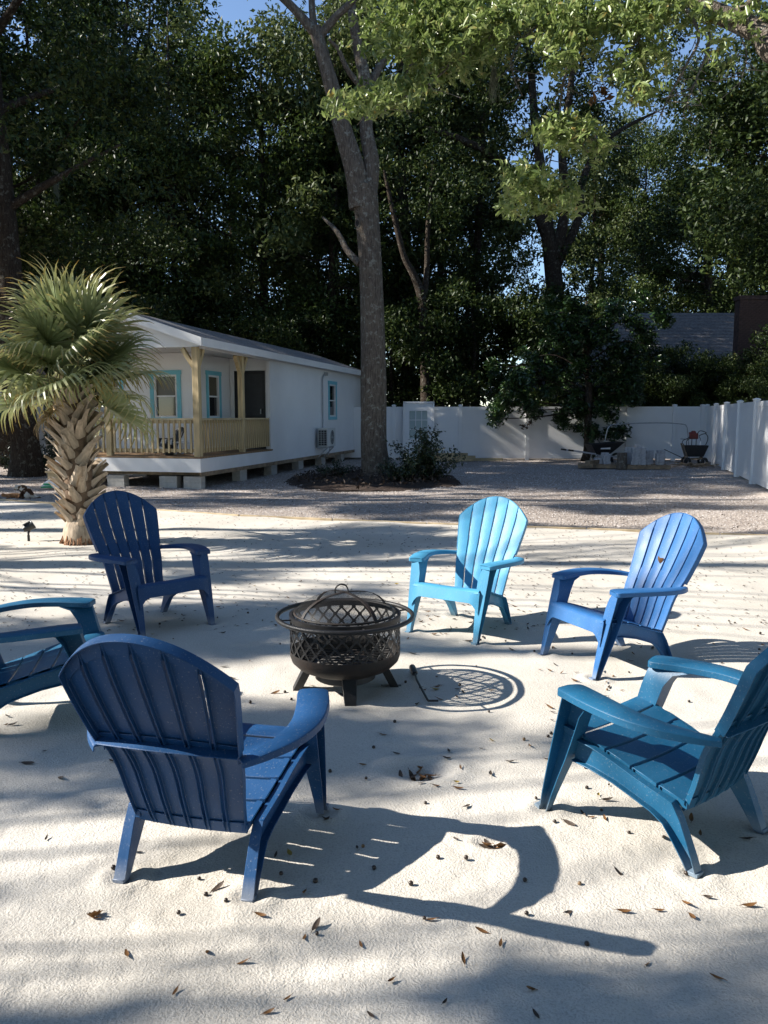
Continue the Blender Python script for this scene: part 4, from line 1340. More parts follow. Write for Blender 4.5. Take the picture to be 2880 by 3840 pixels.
# ---------------------------------------------------------------- yard clutter by the back fence
door = thing('old_door', 'old white door with nine frosted panes leaning on the back fence', 'door', (1.20, 28.02, 0), R(-3))
for o in ():
    pass
dm = MB(); dm.b2((-.47, -.03, 0), (-.32, .03, 1.93)); dm.b2((.30, -.03, 0), (.47, .03, 1.93)); dm.b2((-.32, -.03, 0), (.30, .03, .72)); dm.b2((-.32, -.03, 1.68), (.30, .03, 1.93))
dm.b2((-.115, -.02, .72), (-.09, .02, 1.68)); dm.b2((.09, -.02, .72), (.115, .02, 1.68)); dm.b2((-.32, -.019, 1.03), (.30, .019, 1.055)); dm.b2((-.32, -.019, 1.35), (.30, .019, 1.375))
ob = dm.build('door_leaf', 'vinyl', door, None, None, (R(-4), 0, 0))
fr = MB(); fr.b2((-.54, -.05, 0), (-.475, .05, 1.99)); fr.b2((.475, -.05, 0), (.54, .05, 1.99)); fr.b2((-.54, -.05, 1.935), (.54, .05, 2.0)); fr.build('door_frame', 'trimwhite', door, None, None, (R(-4), 0, 0))
pn = MB().b2((-.098, -.004, -.148), (.098, .004, .148)).mesh('pane', 'frosted')
for ix in (-.216, 0, .207):
    for iz in (.875, 1.203, 1.528):
        add_obj('pane', pn, None, ob, (ix, 0, iz))
# lumber pile
for i, (x0, x1, z, y) in enumerate(((1.35, 3.05, .14, 26.9), (1.45, 2.95, .05, 26.75), (1.5, 4.0, .045, 27.15), (1.3, 2.8, .225, 26.95))):
    o = MB().b2((x0, y - .07, z - .045), (x1, y + .07, z + .045)).build('lumber_board', 'lumber_x', None)
    tag(o, ['upper middle yellow timber beam in the pile by the back fence', 'lowest front yellow timber beam in the pile by the back fence', 'long yellow timber beam poking out of the pile by the back fence', 'topmost yellow timber beam of the pile by the back fence'][i], 'timber', 'timber pile by the fence')
# pallets with pavers
def pallet(label, loc, rz):
    rt = thing('wooden_pallet', label, 'pallet', loc, rz)
    st_ = MB().b2((-.6, -.045, 0), (.6, .045, .09)).mesh('stringer', 'oldwood')
    bd_ = MB().b2((-.048, -.5, .092), (.048, .5, .112)).mesh('board', 'oldwood')
    for y in (-.45, 0, .45): add_obj('stringer', st_, None, rt, (0, y, 0))
    for x in np.linspace(-.55, .55, 9): add_obj('board', bd_, None, rt, (x, 0, 0))
    return rt
pallet('weathered pallet under the shorter paver stacks and wheelbarrow', (6.35, 23.75, 0), R(-14))
pallet('weathered pallet under the taller paver stacks', (7.58, 23.3, 0), R(-6))
pv = MB().b2((-.10, -.10, 0), (.10, .10, .078)).mesh('paver', 'paver')
gq = np.random.default_rng(14)
def stack(x, y, n, rz, lab):
    for k in range(n):
        o = add_obj('paver', pv, None, None, (x + gq.normal() * .008, y + gq.normal() * .008, .113 + k * .0795), (0, 0, rz + gq.normal() * .05))
        tag(o, lab.replace('paver in', ['bottom', 'second', 'third', 'fourth', 'fifth', 'sixth', 'seventh'][k] + ' paver up in', 1), 'paver', 'pavers stacked on the pallets')
for x, y, n, lab in ((6.28, 23.55, 2, 'grey concrete paver in the low stack beside the wheelbarrow legs'), (6.48, 23.42, 3, 'grey concrete paver in the stack just left of the log'), (6.50, 23.68, 4, 'grey concrete paver in the stack behind the log stack'),
                     (7.20, 23.10, 6, 'grey concrete paver in the stack just right of the log'), (7.36, 23.35, 7, 'grey concrete paver in the tallest stack on the second pallet'), (7.10, 23.42, 6, 'grey concrete paver in the stack behind the log'),
                     (7.58, 23.20, 2, 'grey concrete paver in the lowest stack mid pallet'), (7.72, 23.42, 5, 'grey concrete paver in the middle rear stack of the second pallet'), (7.92, 23.12, 4, 'grey concrete paver in the front stack near the cart'), (8.05, 23.40, 5, 'grey concrete paver in the rear stack near the cart'), (7.40, 23.10, 6, 'grey concrete paver in the front stack left of the lowest one')):
    stack(x, y, n, R(-6), lab)
lg = MB(); lg.tube([(0, 0, 0), (.005, 0, .2), (0, .01, .47)], [.15, .142, .138], 20, wob=.05, seed=3)
o = lg.build('log_stump', 'bark', None, 50, (6.80, 23.0, -.01)); tag(o, 'upright cut log standing between the two pallets', 'log')
for i, (a, b, w) in enumerate((((5.86, 23.15, .16), (6.35, 23.62, .19), .16), ((5.72, 23.3, .075), (6.0, 23.0, .08), .13))):
    q = MB().bar(a, b, w, .11); o = q.build('timber_block', 'oldwood', None); tag(o, ['long weathered timber block on the first pallet', 'short weathered timber block beside the first pallet'][i], 'timber')
# wheelbarrow
wbr = thing('wheelbarrow', 'black wheelbarrow with pale handles parked by the small tree', 'wheelbarrow', (6.62, 24.55, 0), R(8))
m = MB(); secs = []
for z, x0, x1, hw in ((.36, -.22, .20, .22), (.50, -.33, .36, .28), (.66, -.43, .60, .33), (.68, -.45, .63, .35), (.665, -.42, .59, .32), (.50, -.32, .35, .27), (.375, -.21, .19, .21)):
    zz = .02 if True else 0
    secs.append([(x0, -hw, z - .03), (x0, hw, z - .03), (x1, hw, z + .05 * (z > .6)), (x1, -hw, z + .05 * (z > .6))])
m.loft(secs); tubo = m.build('tray', 'black_plastic', wbr, bevel=.01)
MB().b2((-.14, -.300, .505), (.16, -.288, .565)).build('maker_plate', 'trimwhite', tubo)
for sd in (-1, 1):
    q = MB(); q.bar((-1.02, sd * .30, .47), (.45, sd * .12, .26), .035, .045); q.build('handle', 'greycol', wbr)
    q = MB(); q.bar((-1.16, sd * .318, .49), (-1.0, sd * .298, .467), .042, .05); q.build('grip', 'black_plastic', wbr)
    q = MB(); q.bar((-.20, sd * .22, .36), (-.28, sd * .24, 0), .03, .03); q.build('leg', 'galv', wbr)
w_ = MB(); w_.lathe([(.13, -.035), (.17, -.045), (.195, -.02), (.195, .02), (.17, .045), (.13, .035), (.13, -.035)], 24); w_.build('wheel', 'rubber', wbr, 40, (.50, 0, .195), (R(90), 0, 0))
# bent pipe frame standing behind the pallets
pf = MB(); pf.tube(catmull([(-1.36, 0, 0), (-1.30, 0, .5), (-1.22, 0, 1.0), (-1.14, 0, 1.17), (-.98, 0, 1.22), (-.4, 0, 1.26), (.5, 0, 1.28), (1.22, 0, 1.24), (1.36, 0, 1.16), (1.40, 0, .98), (1.46, 0, .5), (1.50, 0, 0)], 46), .017, 8)
o = pf.build('pipe_frame', 'galv', None, 40, (8.45, 26.2, 0)); tag(o, 'bent steel pipe hoop standing against the back fence', 'pipe frame')
# garden cart with a red machine on it
ct = thing('garden_cart', 'black dump cart with pale front frame in the fence corner', 'cart', (9.38, 24.4, 0), R(-10)); ct.scale = (.62, .62, .78)
m = MB(); secs = []
for z, x0, x1, hw in ((.36, -.38, .42, .28), (.78, -.50, .62, .36), (.80, -.52, .64, .38), (.77, -.47, .60, .34), (.38, -.36, .40, .26)):
    secs.append([(x0, -hw, z), (x0, hw, z), (x1, hw, z), (x1, -hw, z)])
m.loft(secs); m.build('tub', 'black_plastic', ct, bevel=.012)
m = MB(); m.bar((-.55, -.30, .85), (-.30, -.30, .25), .03, .05); m.bar((-.55, .30, .85), (-.30, .30, .25), .03, .05); m.bar((-.55, -.30, .85), (-.55, .30, .85), .05, .03); m.bar((-.3, -.3, .25), (.45, -.3, .30), .03, .05); m.bar((-.3, .3, .25), (.45, .3, .30), .03, .05); m.build('frame', 'oldwood', ct)
wm = MB().lathe([(.06, -.04), (.13, -.05), (.17, -.03), (.17, .03), (.13, .05), (.06, .04), (.06, -.04)], 22).mesh('wheel', 'rubber', 40)
for x in (-.34, .44):
    for y in (-.40, .40): add_obj('wheel', wm, None, ct, (x, y, .17), (R(90), 0, 0))
m = MB(); m.bar((-.5, 0, .30), (-1.35, .0, .62), .03, .03); m.bar((-1.35, -.12, .62), (-1.35, .12, .62), .03, .03); m.build('handle', 'black_metal', ct)
mc = thing('red_machine', 'old red engine machine with black hoses piled on the dump cart', 'machine', (9.36, 24.38, .618), R(-10)); mc.scale = (.80, .80, .80)
m = MB(); m.b2((-.16, -.12, .24), (.14, .12, .46)); m.box((-.02, 0, .50), (.20, .18, .10), None, (.6, .7)); m.box((-.14, 0, .46), (.08, .08, .08)); m.build('engine', 'red', mc, bevel=.02)
m = MB()
m.tube(catmull([(-.42, 0, .02), (-.38, 0, .18), (-.22, 0, .26), (-.10, 0, .34)], 14), .014, 6); m.tube(catmull([(-.24, .05, .0), (-.24, .05, .16), (-.12, .05, .26)], 10), .012, 6)
m.tube(catmull([(.10, 0, .40), (.20, 0, .54), (.36, 0, .52), (.44, 0, .46), (.30, 0, .42), (.18, 0, .36)], 20), .016, 6); m.tube(catmull([(.40, 0, .46), (.50, .02, .34), (.50, .02, .18), (.44, .02, .02)], 16), .014, 6)
m.tube(catmull([(.20, .04, .34), (.26, .04, .2), (.26, .04, 0)], 10), .010, 6); m.tube([(-.48, 0, .24), (-.20, 0, .23)], .010, 6); m.tube([(-.05, .08, .24), (-.05, .08, 0)], .014, 6); m.tube([(.08, -.06, .24), (.08, -.06, 0)], .014, 6)
m.build('hose', 'rubber', mc, 40)
o = MB().lathe([(.035, 0), (.04, .12), (.02, .16), (.02, .18), (.001, .18)], 14).build('bottle', 'trimwhite', None, 40, (9.50, 24.22, .63)); o.scale = (.7, .7, .7); tag(o, 'small white bottle on the rim of the dump cart', 'bottle')
dj = MB()
for k in range(26):
    a = gq.uniform(0, 6.28); c = Vector((9.2 + gq.normal() * .35, 23.7 + gq.normal() * .18, .02 + .1 * gq.random())); d = Vector((math.cos(a), math.sin(a), gq.uniform(-.1, .3))) * gq.uniform(.06, .28)
    dj.bar(c - d, c + d, gq.uniform(.02, .06), gq.uniform(.015, .04))
tag(dj.build('wood_scraps', 'oldwood', None), 'heap of brown wood scraps under the dump cart', 'wood scraps', kind='stuff')

# left edge: grey shed, hammock, small things near the steps
sh = thing('grey_shed', 'grey shed wall at the left edge behind the palm', 'shed', (-13.2, 24.3, 0))
MB().b2((-2.2, 0, 0), (1.75, 3, 2.7)).build('wall', 'shedgrey', sh)
m = MB(); m.add([(-2.4, -.2, 2.68), (1.95, -.2, 2.68), (1.95, 1.5, 3.6), (-2.4, 1.5, 3.6), (1.95, 3.2, 2.68), (-2.4, 3.2, 2.68)], [(0, 1, 2, 3), (3, 2, 4, 5), (0, 5, 4, 1), (0, 3, 5), (1, 4, 2)]); m.build('roof', 'nshingle', sh)
hm = MB()
for i in range(24):
    pass
secs = []
for t in np.linspace(0, 1, 22):
    x = -2.6 + 2.4 * t; sag = 1.45 - 1.05 * (1 - (2 * t - 1) ** 2) + .25 * t
    w = .06 + .42 * math.sin(math.pi * min(1, max(0, t))) ** .7
    secs.append([(x, -w, sag + .25 * (w / .5) ** 2), (x, -w * .5, sag + .05), (x, 0, sag), (x, w * .5, sag + .05), (x, w, sag + .25 * (w / .5) ** 2), (x, w * .5, sag + .035), (x, 0, sag - .015), (x, -w * .5, sag + .035)])
hm.loft(secs)
ham = hm.build('hammock', 'hammock', None, 60, (-9.1, 20.2, .25)); tag(ham, 'dark green hammock sagging at the left edge behind the palm', 'hammock')
bg = MB(); secs = []
for z, s in ((0, 1), (.05, 1.05), (.12, .75), (.19, .25), (.22, .08)):
    secs.append([(-.20 * s, -.12 * s, z), (.20 * s, -.13 * s, z), (.22 * s, .10 * s, z), (-.16 * s, .12 * s, z)])
bg.loft(secs); bo = thing('feed_bag', 'white and green plastic bag lying by the porch steps', 'bag', (-6.98, 16.9, 0), R(10)); bg.build('sack', 'trimwhite', bo, 50)
MB().add([(-.225, -.132, .005), (.02, -.142, .005), (-.05, -.118, .10), (-.17, -.105, .10)], [(0, 1, 2, 3)]).build('print', 'greenplastic', bo)
sp = thing('garden_spotlight', 'black garden spotlight on a stake in the sand left of the palm', 'spotlight', (-4.30, 9.62, .0), R(25))
m = MB(); m.tube([(0, 0, -.05), (0, 0, .10)], [.006, .012], 8); m.box((0, 0, .02), (.03, .008, .10), None, (1.0, 1)); m.build('stake', 'black_plastic', sp)
m = MB(); m.tube([(0, 0, .095), (.015, 0, .13)], .014, 8); m.build('bracket', 'black_plastic', sp)
m = MB(); m.tube([(-.055, 0, .135), (-.02, 0, .155), (.035, 0, .185), (.06, 0, .20)], [.028, .045, .052, .058], 18); m.build('lamp_head', 'black_plastic', sp, 40)
m = MB(); m.tube([(.0605, 0, .2005), (.063, 0, .202)], [.048, .048], 18); m.build('lens', 'glass', sp)
m = MB(); m.box((-.02, 0, .215), (.09, .06, .008), (0, R(-28), 0)); m.build('solar_panel', 'glass', sp)

# cats on the gravel edge
def skinned(name, joints, edges, mat, loc, rz, sub=2):
    me = bpy.data.meshes.new(name); me.from_pydata([j[0] for j in joints], edges, [])
    o = bpy.data.objects.new(name, me); col.objects.link(o)
    sk_ = o.modifiers.new('skin', 'SKIN'); sk_.use_smooth_shade = True
    for v, j in zip(me.skin_vertices[0].data, joints):
        r_ = j[1]; v.radius = r_ if hasattr(r_, '__len__') else (r_, r_)
    me.skin_vertices[0].data[0].use_root = True
    s_ = o.modifiers.new('sub', 'SUBSURF'); s_.levels = sub; s_.render_levels = sub
    me.materials.append(MAT[mat]); o.location = loc; o.rotation_euler = (0, 0, rz)
    return o
J = [((.05, 0, .10), .075), ((.0, 0, .155), .070), ((-.06, 0, .185), .052), ((-.10, -.02, .175), .034), ((-.135, -.03, .165), .040), ((-.165, -.035, .135), .022),
     ((.09, 0, .055), .05), ((.16, .02, .025), .016), ((.23, .03, .015), .010),
     ((.03, -.06, .06), .034), ((-.03, -.075, .02), .018), ((-.07, -.08, .012), .014),
     ((-.06, -.03, .10), .022), ((-.075, -.035, .04), .015), ((-.09, -.04, .012), .014),
     ((-.05, .03, .10), .022), ((-.06, .035, .04), .015), ((-.075, .04, .012), .014),
     ((-.135, -.055, .20), .010), ((-.14, -.065, .222), .003), ((-.13, .0, .20), .010), ((-.13, .005, .224), .003)]
E_ = [(0, 1), (1, 2), (2, 3), (3, 4), (4, 5), (0, 6), (6, 7), (7, 8), (0, 9), (9, 10), (10, 11), (2, 12), (12, 13), (13, 14), (2, 15), (15, 16), (16, 17), (4, 18), (18, 19), (4, 20), (20, 21)]
cat = skinned('cat', J, E_, 'calico', (-6.62, 14.78, -.02), R(12))
cat.scale = (1.12, 1.12, 1.25)
tag(cat, 'hunched dark brown and white cat grooming on the gravel edge', 'cat')
J = [((.0, 0, .055), .050), ((-.10, 0, .055), .048), ((-.18, 0, .055), .030), ((-.225, -.01, .06), .036), ((-.26, -.015, .05), .020), ((.10, 0, .05), .050), ((.18, .02, .02), .012), ((.26, .04, .012), .010),
     ((-.08, -.06, .03), .018), ((-.14, -.10, .012), .012), ((.10, -.06, .03), .022), ((.05, -.11, .012), .013), ((-.22, -.03, .095), .008), ((-.222, -.035, .112), .003), ((-.215, .015, .095), .008), ((-.216, .018, .112), .003)]
E_ = [(0, 1), (1, 2), (2, 3), (3, 4), (0, 5), (5, 6), (6, 7), (1, 8), (8, 9), (5, 10), (10, 11), (3, 12), (12, 13), (3, 14), (14, 15)]
cat2 = skinned('cat', J, E_, 'ginger', (-6.84, 14.86, -.02), R(4))
tag(cat2, 'ginger cat lying flat beside the hunched brown and white cat', 'cat')

# ---------------------------------------------------------------- neighbour's house behind the fence
nh = thing('neighbour_house', 'neighbouring house with grey shingle roof and tall brick chimney behind the fence', 'house', (18.0, 41.0, 0))
MB().b2((-11.5, -5.2, 0), (12, 5.2, 2.75)).build('wall', 'hedgewall', nh)
m = MB()
m.add([(-12.6, -6.0, 2.65), (13, -6.0, 2.65), (8, 0, 6.6), (-6.5, 0, 6.6), (13, 6, 2.65), (-12.6, 6, 2.65)], [(0, 1, 2, 3), (1, 4, 2), (4, 5, 3, 2), (5, 0, 3), (0, 5, 4, 1)])
nr = m.build('roof', 'nshingle', nh)
for k in range(22):
    f0, f1 = k / 22, (k + 1.1) / 22
    def rp(f, e, x): return (x, -6.0 + 6.0 * f, 2.65 + 3.95 * f + e)
    xa0, xb0 = -12.6 + 6.1 * f0, 13 - 5 * f0; xa1, xb1 = -12.6 + 6.1 * min(1, f1), 13 - 5 * min(1, f1)
    q = MB(); q.add([rp(f0, .030, xa0), rp(f0, .030, xb0), rp(min(1, f1), .008, xb1), rp(min(1, f1), .008, xa1), rp(f0, .004, xa0), rp(f0, .004, xb0)], [(0, 1, 2, 3), (4, 5, 1, 0)])
    q.build('shingle_course', 'nshingle', nr)
ch = MB().b2((-2.75, -5.75, 0), (-1.22, -5.25, 6.45)).build('chimney', 'brick', nh)
MB().b2((-2.80, -5.80, 6.452), (-1.17, -5.20, 6.62)).build('chimney_cap', 'brick', ch)
brk = MB().b2((-.095, -.012, -.03), (.095, .012, .03)).mesh('brick', 'brick')
for r_ in range(33):
    for c_ in range(7):
        x = -2.64 + c_ * .212 + (.10 if r_ % 2 else 0)
        if x > -1.30: continue
        add_obj('brick', brk, None, ch, (x, -5.758, 3.85 + r_ * .0775))

# ---------------------------------------------------------------- woodland
def make_tree(name, seed, H, cb, rx, per, L, leaf, tr, bark='bark_dark', lean=0.0, nl=30):
    g = np.random.default_rng(seed)
    rt = bpy.data.objects.new(name, None); col.objects.link(rt)
    m = MB()
    ax = [(0, 0, -.2), (lean * .2 + g.normal() * .1, g.normal() * .1, H * .3), (lean * .6 + g.normal() * .25, g.normal() * .25, H * .6), (lean + g.normal() * .3, g.normal() * .3, H * .95)]
    limb(m, ax, [tr * 1.35, tr, tr * .7, tr * .15], 10, 5, .06, seed)
    A = catmull(ax, 40)
    C = []
    for i in range(nl):
        t = (i + .5) / nl
        z = cb + (H - cb) * t ** .9
        k = int(np.argmin(abs(A[:, 2] - z * .92))); p0 = A[k]
        prof = .35 + .65 * math.sin(math.pi * min(.98, .18 + .80 * t)) ** .6
        Lb = rx * prof * g.uniform(.55, 1.1); a = i * 2.4 + g.normal() * .4
        end = p0 + np.array([math.cos(a) * Lb, math.sin(a) * Lb, Lb * g.uniform(-.25, .6)])
        mid = (p0 + end) / 2 + np.array([0, 0, -.08 * Lb + g.normal() * .15])
        r0 = max(.02, tr * .34 * (1.1 - t))
        limb(m, [p0, mid, end], [r0, r0 * .6, r0 * .2], 5, 3, .05, i)
        for q in range(3):
            f = g.uniform(.45, 1.12)
            c = p0 + (end - p0) * f + g.normal(size=3) * .45
            C.append((c, g.uniform(.45, 1.35) * rx / 3.4))
    m.build('trunk', bark, rt, 70)
    P = clump_points(C, per, g, .7, .55)
    V, F = leaf_arrays(P, L, L * .46, .4, g)
    add_obj('crown', np_mesh(name + '_crown', V, F, leaf), None, rt)
    return rt
WOOD = 'trees of the wood behind the fence'
P_A = make_tree('broadleaf_tree', 101, 21, 4.0, 4.8, 250, .22, 'leaf_dark', .26)
P_B = make_tree('broadleaf_tree', 102, 24, 6.0, 5.2, 165, .28, 'leaf_dark', .30)
P_C = make_tree('broadleaf_tree', 103, 17, 2.5, 4.2, 250, .21, 'leaf_mid', .20)
P_D = make_tree('slender_tree', 104, 22, 6.0, 3.4, 190, .25, 'leaf_pine', .17)
P_E = make_tree('broadleaf_tree', 105, 8, .6, 3.0, 360, .21, 'leaf_dark', .10, nl=24)
LB = {'A': 'tall dark broadleaf tree in the wood behind the back fence', 'B': 'very tall high crowned tree in the wood behind the back fence', 'C': 'medium green broadleaf tree in the wood behind the back fence',
      'D': 'slender pale green tree in the wood behind the back fence', 'E': 'low dark understorey tree just behind the back fence'}
PR = {'A': P_A, 'B': P_B, 'C': P_C, 'D': P_D, 'E': P_E}
used = set()
gw = np.random.default_rng(9)
def plant(k, x, y, s=1.0, rz=None):
    if k in used: t = copy_tree(PR[k])
    else: t = PR[k]; used.add(k)
    t.location = (x, y, -.1); t.rotation_euler = (0, 0, gw.uniform(0, 6.28) if rz is None else rz); t.scale = (s, s, s * gw.uniform(.92, 1.08))
    tag(t, LB[k], 'tree', WOOD)
    return t
spots = []
for x, k in ((-17.5, 'A'), (-14.4, 'C'), (-11.5, 'B'), (-8.4, 'D'), (-5.2, 'C'), (-2.2, 'D'), (1.2, 'B'), (4.0, 'D'), (21.5, 'B')):
    spots.append((k, x + gw.normal() * .4, 34.0 + gw.uniform(-.6, 2.0) + (1.5 if k == 'B' else 0), gw.uniform(.9, 1.05), 'front'))
for x, k in ((-20, 'A'), (-16, 'D'), (-11.5, 'B'), (-5.0, 'D'), (-1.0, 'A'), (3.0, 'D')):
    spots.append((k, x + gw.normal() * .5, 43 + gw.uniform(-1.5, 3), gw.uniform(.95, 1.12), 'middle'))
for i in range(7):
    spots.append(('ACBAD'[i % 5], -29 + i * 8.8 + gw.normal() * .8, 56 + gw.uniform(-3, 6), gw.uniform(.95, 1.15), 'rear'))
for x in np.arange(-17, 21, 2.9):
    if 8.0 < x < 17:
        continue
    spots.append(('E', x + gw.normal() * .5, 31.6 + gw.uniform(0, 2.0), gw.uniform(.55, .95), 'front'))
for x, y, s in ((9.2, 30.6, .46), (11.4, 30.8, .44), (13.3, 31.0, .46), (15.2, 31.2, .52), (12.3, 32.0, .50), (17.0, 31.0, .7), (14.0, 30.4, .44), (10.2, 31.6, .55)):
    spots.append(('E', x, y, s, 'front'))
for i in range(4):
    spots.append(('E', -25 + i * 13.0 + gw.normal() * .8, 48 + gw.uniform(0, 3), gw.uniform(.8, 1.2), 'rear'))
for k, x, y, s in (('D', 12.8, 51, .95), ('C', 15.5, 50.5, 1.0), ('A', 20.0, 51, 1.05), ('A', 24.5, 50, 1.05), ('B', 26, 62, 1.2)):
    spots.append((k, x, y, s, 'rear'))
# trees along the fence on the right and beyond
for k, x, y, s in (('B', 14.5, 24.5, .9), ('A', 13.6, 19.0, .85), ('E', 12.9, 22, .7), ('E', 11.8, 17.5, .6)):
    spots.append((k, x, y, s, 'side'))
# trees left of and behind the house
for k, x, y, s in (('A', -11.5, 24.5, .9), ('B', -14.0, 20.5, .9), ('E', -12.9, 28.3, .5)):
    spots.append((k, x, y, s, 'side'))
BINS = [(-9, 'above the left edge trunk'), (-.42, 'behind the palm crown'), (-.30, 'behind the white house gable'), (-.17, 'behind the white house roof'), (-.06, 'just left of the big oak trunk'), (.03, 'hidden behind the big oak trunk'), (.10, 'just right of the big oak trunk'), (.17, 'behind the old white door'), (.25, 'behind the small glossy tree'), (.34, 'left of the neighbouring roof'), (.43, 'by the brick chimney'), (.50, 'at the right picture edge')]
LOOK = {'A': 'tall dark broadleaf tree', 'B': 'very tall high crowned tree', 'C': 'medium green broadleaf tree', 'D': 'slender pale green tree', 'E': 'low dark understorey tree'}
ROW = {'front': 'front row', 'middle': 'middle row', 'rear': 'rear row', 'side': 'nearest the yard'}
for k, x, y, s, row in spots:
    t = plant(k, x, y, s)
    bn = [b_ for lim, b_ in BINS if x / y >= lim][-1] if x / y > -.5 else 'left of the picture edge'
    t['label'] = '%s %s, %s' % (LOOK[k], bn, ROW[row])
for k, x, y, s in (('A', -7, -9, .9), ('B', -1.5, -12, .9), ('A', 4, -9.5, .9), ('C', 9.0, -6, 1.0), ('A', 11.5, -1, .8), ('C', 10.5, 6.5, .9), ('C', 1.5, -7.5, .8), ('A', -3.8, -5.8, .8), ('C', 4.6, -4.8, .8)):  # unseen trees added around the camera to cut the ambient sky light
    t = plant(k, x, y, s)
    tag(t, 'unseen tall tree added behind the viewpoint to block sky light', 'tree', 'unseen trees added to block sky light')

n = 30000
g_ = np.random.default_rng(17)
xx = g_.uniform(-95, 95, n); P = np.stack([xx, 92 + g_.uniform(-3, 3, n), (6 + 6 * vnoise(xx * .12, xx * 0, 3)) * g_.random(n) ** .8], 1)
V, F = leaf_arrays(P, .95, .5, .4, g_)
tag(add_obj('distant_woods', np_mesh('distant_woods', V, F, 'leaf_dark')), 'far dark mass of woodland behind all the trees', 'woods', kind='stuff')

def vp(px, py, Y):
    """a point at depth Y whose bearing was measured in the photograph"""
    t = math.atan((1920 - py) / 3014.0) - PITCH
    z = CAM_H + Y * math.tan(t)
    zc = Y * math.cos(PITCH) - (z - CAM_H) * math.sin(PITCH)
    return ((px - 1440) / 3014.0 * zc, Y, z)

# trunk at the left edge that carries the hammock
lt = thing('edge_tree', 'thick dark trunk at the left edge behind the palm', 'tree', (-9.15, 20.6, 0))
m = MB(); limb(m, [(0, 0, -.1), (0, 0, .8), (-.1, 0, 3), (-.35, .1, 7), (-.5, .2, 11), (-.2, .5, 15)], [.46, .35, .32, .30, .24, .12], 16, 5, .07, 21)
for i in range(10):
    a = i * 2.4; z = 6.5 + i * .8
    limb(m, [(-.4, .1, z), (-.4 + 1.5 * math.cos(a), 1.3 * math.sin(a), z + .8), (-.4 + 3.1 * math.cos(a), 2.7 * math.sin(a), z + 1.6)], [.12, .08, .03], 6, 3, .05, i)
m.build('trunk', 'bark_dark', lt, 70)
gl = np.random.default_rng(31)
C = []
for i in range(46):
    a = gl.uniform(0, 6.28); r_ = gl.uniform(.8, 4.2)
    C.append(((-.4 + r_ * math.cos(a), r_ * math.sin(a), gl.uniform(6.0, 16)), gl.uniform(.6, 1.25)))
V, F = leaf_arrays(clump_points(C, 190, gl), .17, .07, g=gl)
add_obj('crown', np_mesh('edge_tree_crown', V, F, 'leaf_dark'), None, lt)

# big dark oak behind the fence, right of the middle
bo_ = thing('dark_oak', 'big dark many limbed oak behind the back fence right of centre', 'tree', (7.05, 33.5, 0))
def Q(px, py, dy=0.0):
    x, y, z = vp(px, py, 33.5 + dy); return (x - 7.05, dy, z)
m = MB()
limb(m, [(0, 0, -.2), Q(2082, 1400), Q(2085, 1150), Q(2070, 980), Q(2050, 850)], [.55, .40, .36, .33, .28], 14, 4, .07, 41)
limb(m, [Q(2050, 880), Q(2000, 760), Q(1930, 660), Q(1840, 580, -.5), Q(1720, 520, -1), Q(1600, 480, -1.5)], [.25, .22, .19, .16, .13, .07], 10, 4, .07, 42)
limb(m, [Q(2060, 900), Q(2030, 650, .4), Q(2005, 450, .8), Q(1990, 250, 1), Q(1960, 50, 1.2)], [.24, .20, .17, .13, .08], 10, 4, .07, 43)
limb(m, [Q(2080, 980), Q(2120, 780, -.3), Q(2110, 560, -.6), Q(2140, 330, -.8), Q(2160, 100, -.9)], [.24, .20, .16, .12, .07], 10, 4, .07, 44)
limb(m, [Q(2085, 1000), Q(2170, 820), Q(2180, 700), Q(2240, 560, .5), Q(2340, 480, 1), Q(2460, 420, 1.4)], [.20, .17, .15, .12, .09, .04], 10, 4, .07, 45)
m.build('trunk', 'bark_dark', bo_, 70)
gb = np.random.default_rng(51); C = []
for px, py, r_, n_ in ((1700, 430, 170, 7), (1620, 620, 150, 5), (1820, 300, 170, 7), (1980, 200, 170, 7), (2150, 180, 170, 7), (2330, 220, 150, 5), (2300, 420, 130, 5), (1700, 800, 150, 5), (1760, 1000, 150, 6), (1900, 1000, 90, 3), (2330, 620, 130, 4), (2350, 820, 140, 5), (2250, 1020, 130, 5), (1950, 1150, 120, 4), (2200, 1180, 120, 4), (2130, 400, 110, 3), (1900, 480, 90, 2), (1830, 700, 80, 2), (2420, 960, 120, 4), (2480, 760, 110, 3), (2560, 100, 140, 4)):
    for _ in range(n_):
        x, y, z = Q(px + gb.normal() * r_ * .6, py + gb.normal() * r_ * .6, gb.normal() * 1.5)
        C.append(((x, y, z), gb.uniform(.5, 1.1)))
V, F = leaf_arrays(clump_points(C, 330, gb, .75), .18, .08, g=gb)
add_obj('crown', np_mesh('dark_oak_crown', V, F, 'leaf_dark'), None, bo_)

# slim forked trunk just behind the fence
sl = thing('forked_tree', 'slim forked tree trunk just behind the fence right of the big oak', 'tree', (1.58, 30.6, 0))
def Q2(px, py, dy=0.0):
    x, y, z = vp(px, py, 30.6 + dy); return (x - 1.58, dy, z)
m = MB()
limb(m, [(0, 0, -.2), Q2(1598, 1500), Q2(1594, 1300), Q2(1585, 1130), Q2(1555, 1040), Q2(1515, 960), Q2(1480, 820), Q2(1440, 640)], [.26, .22, .20, .19, .14, .12, .10, .05], 12, 4, .07, 61)
limb(m, [Q2(1588, 1150), Q2(1600, 1020, .2), Q2(1605, 850, .4), Q2(1625, 600, .6)], [.13, .11, .09, .05], 10, 4, .07, 62)
m.build('trunk', 'bark_dark', sl, 70)
C = []
for _ in range(26):
    x, y, z = Q2(gb.uniform(1400, 1720), gb.uniform(380, 800), gb.normal() * 1.0); C.append(((x, y, z), gb.uniform(.5, 1.0)))
V, F = leaf_arrays(clump_points(C, 190, gb, .75), .16, .065, g=gb)
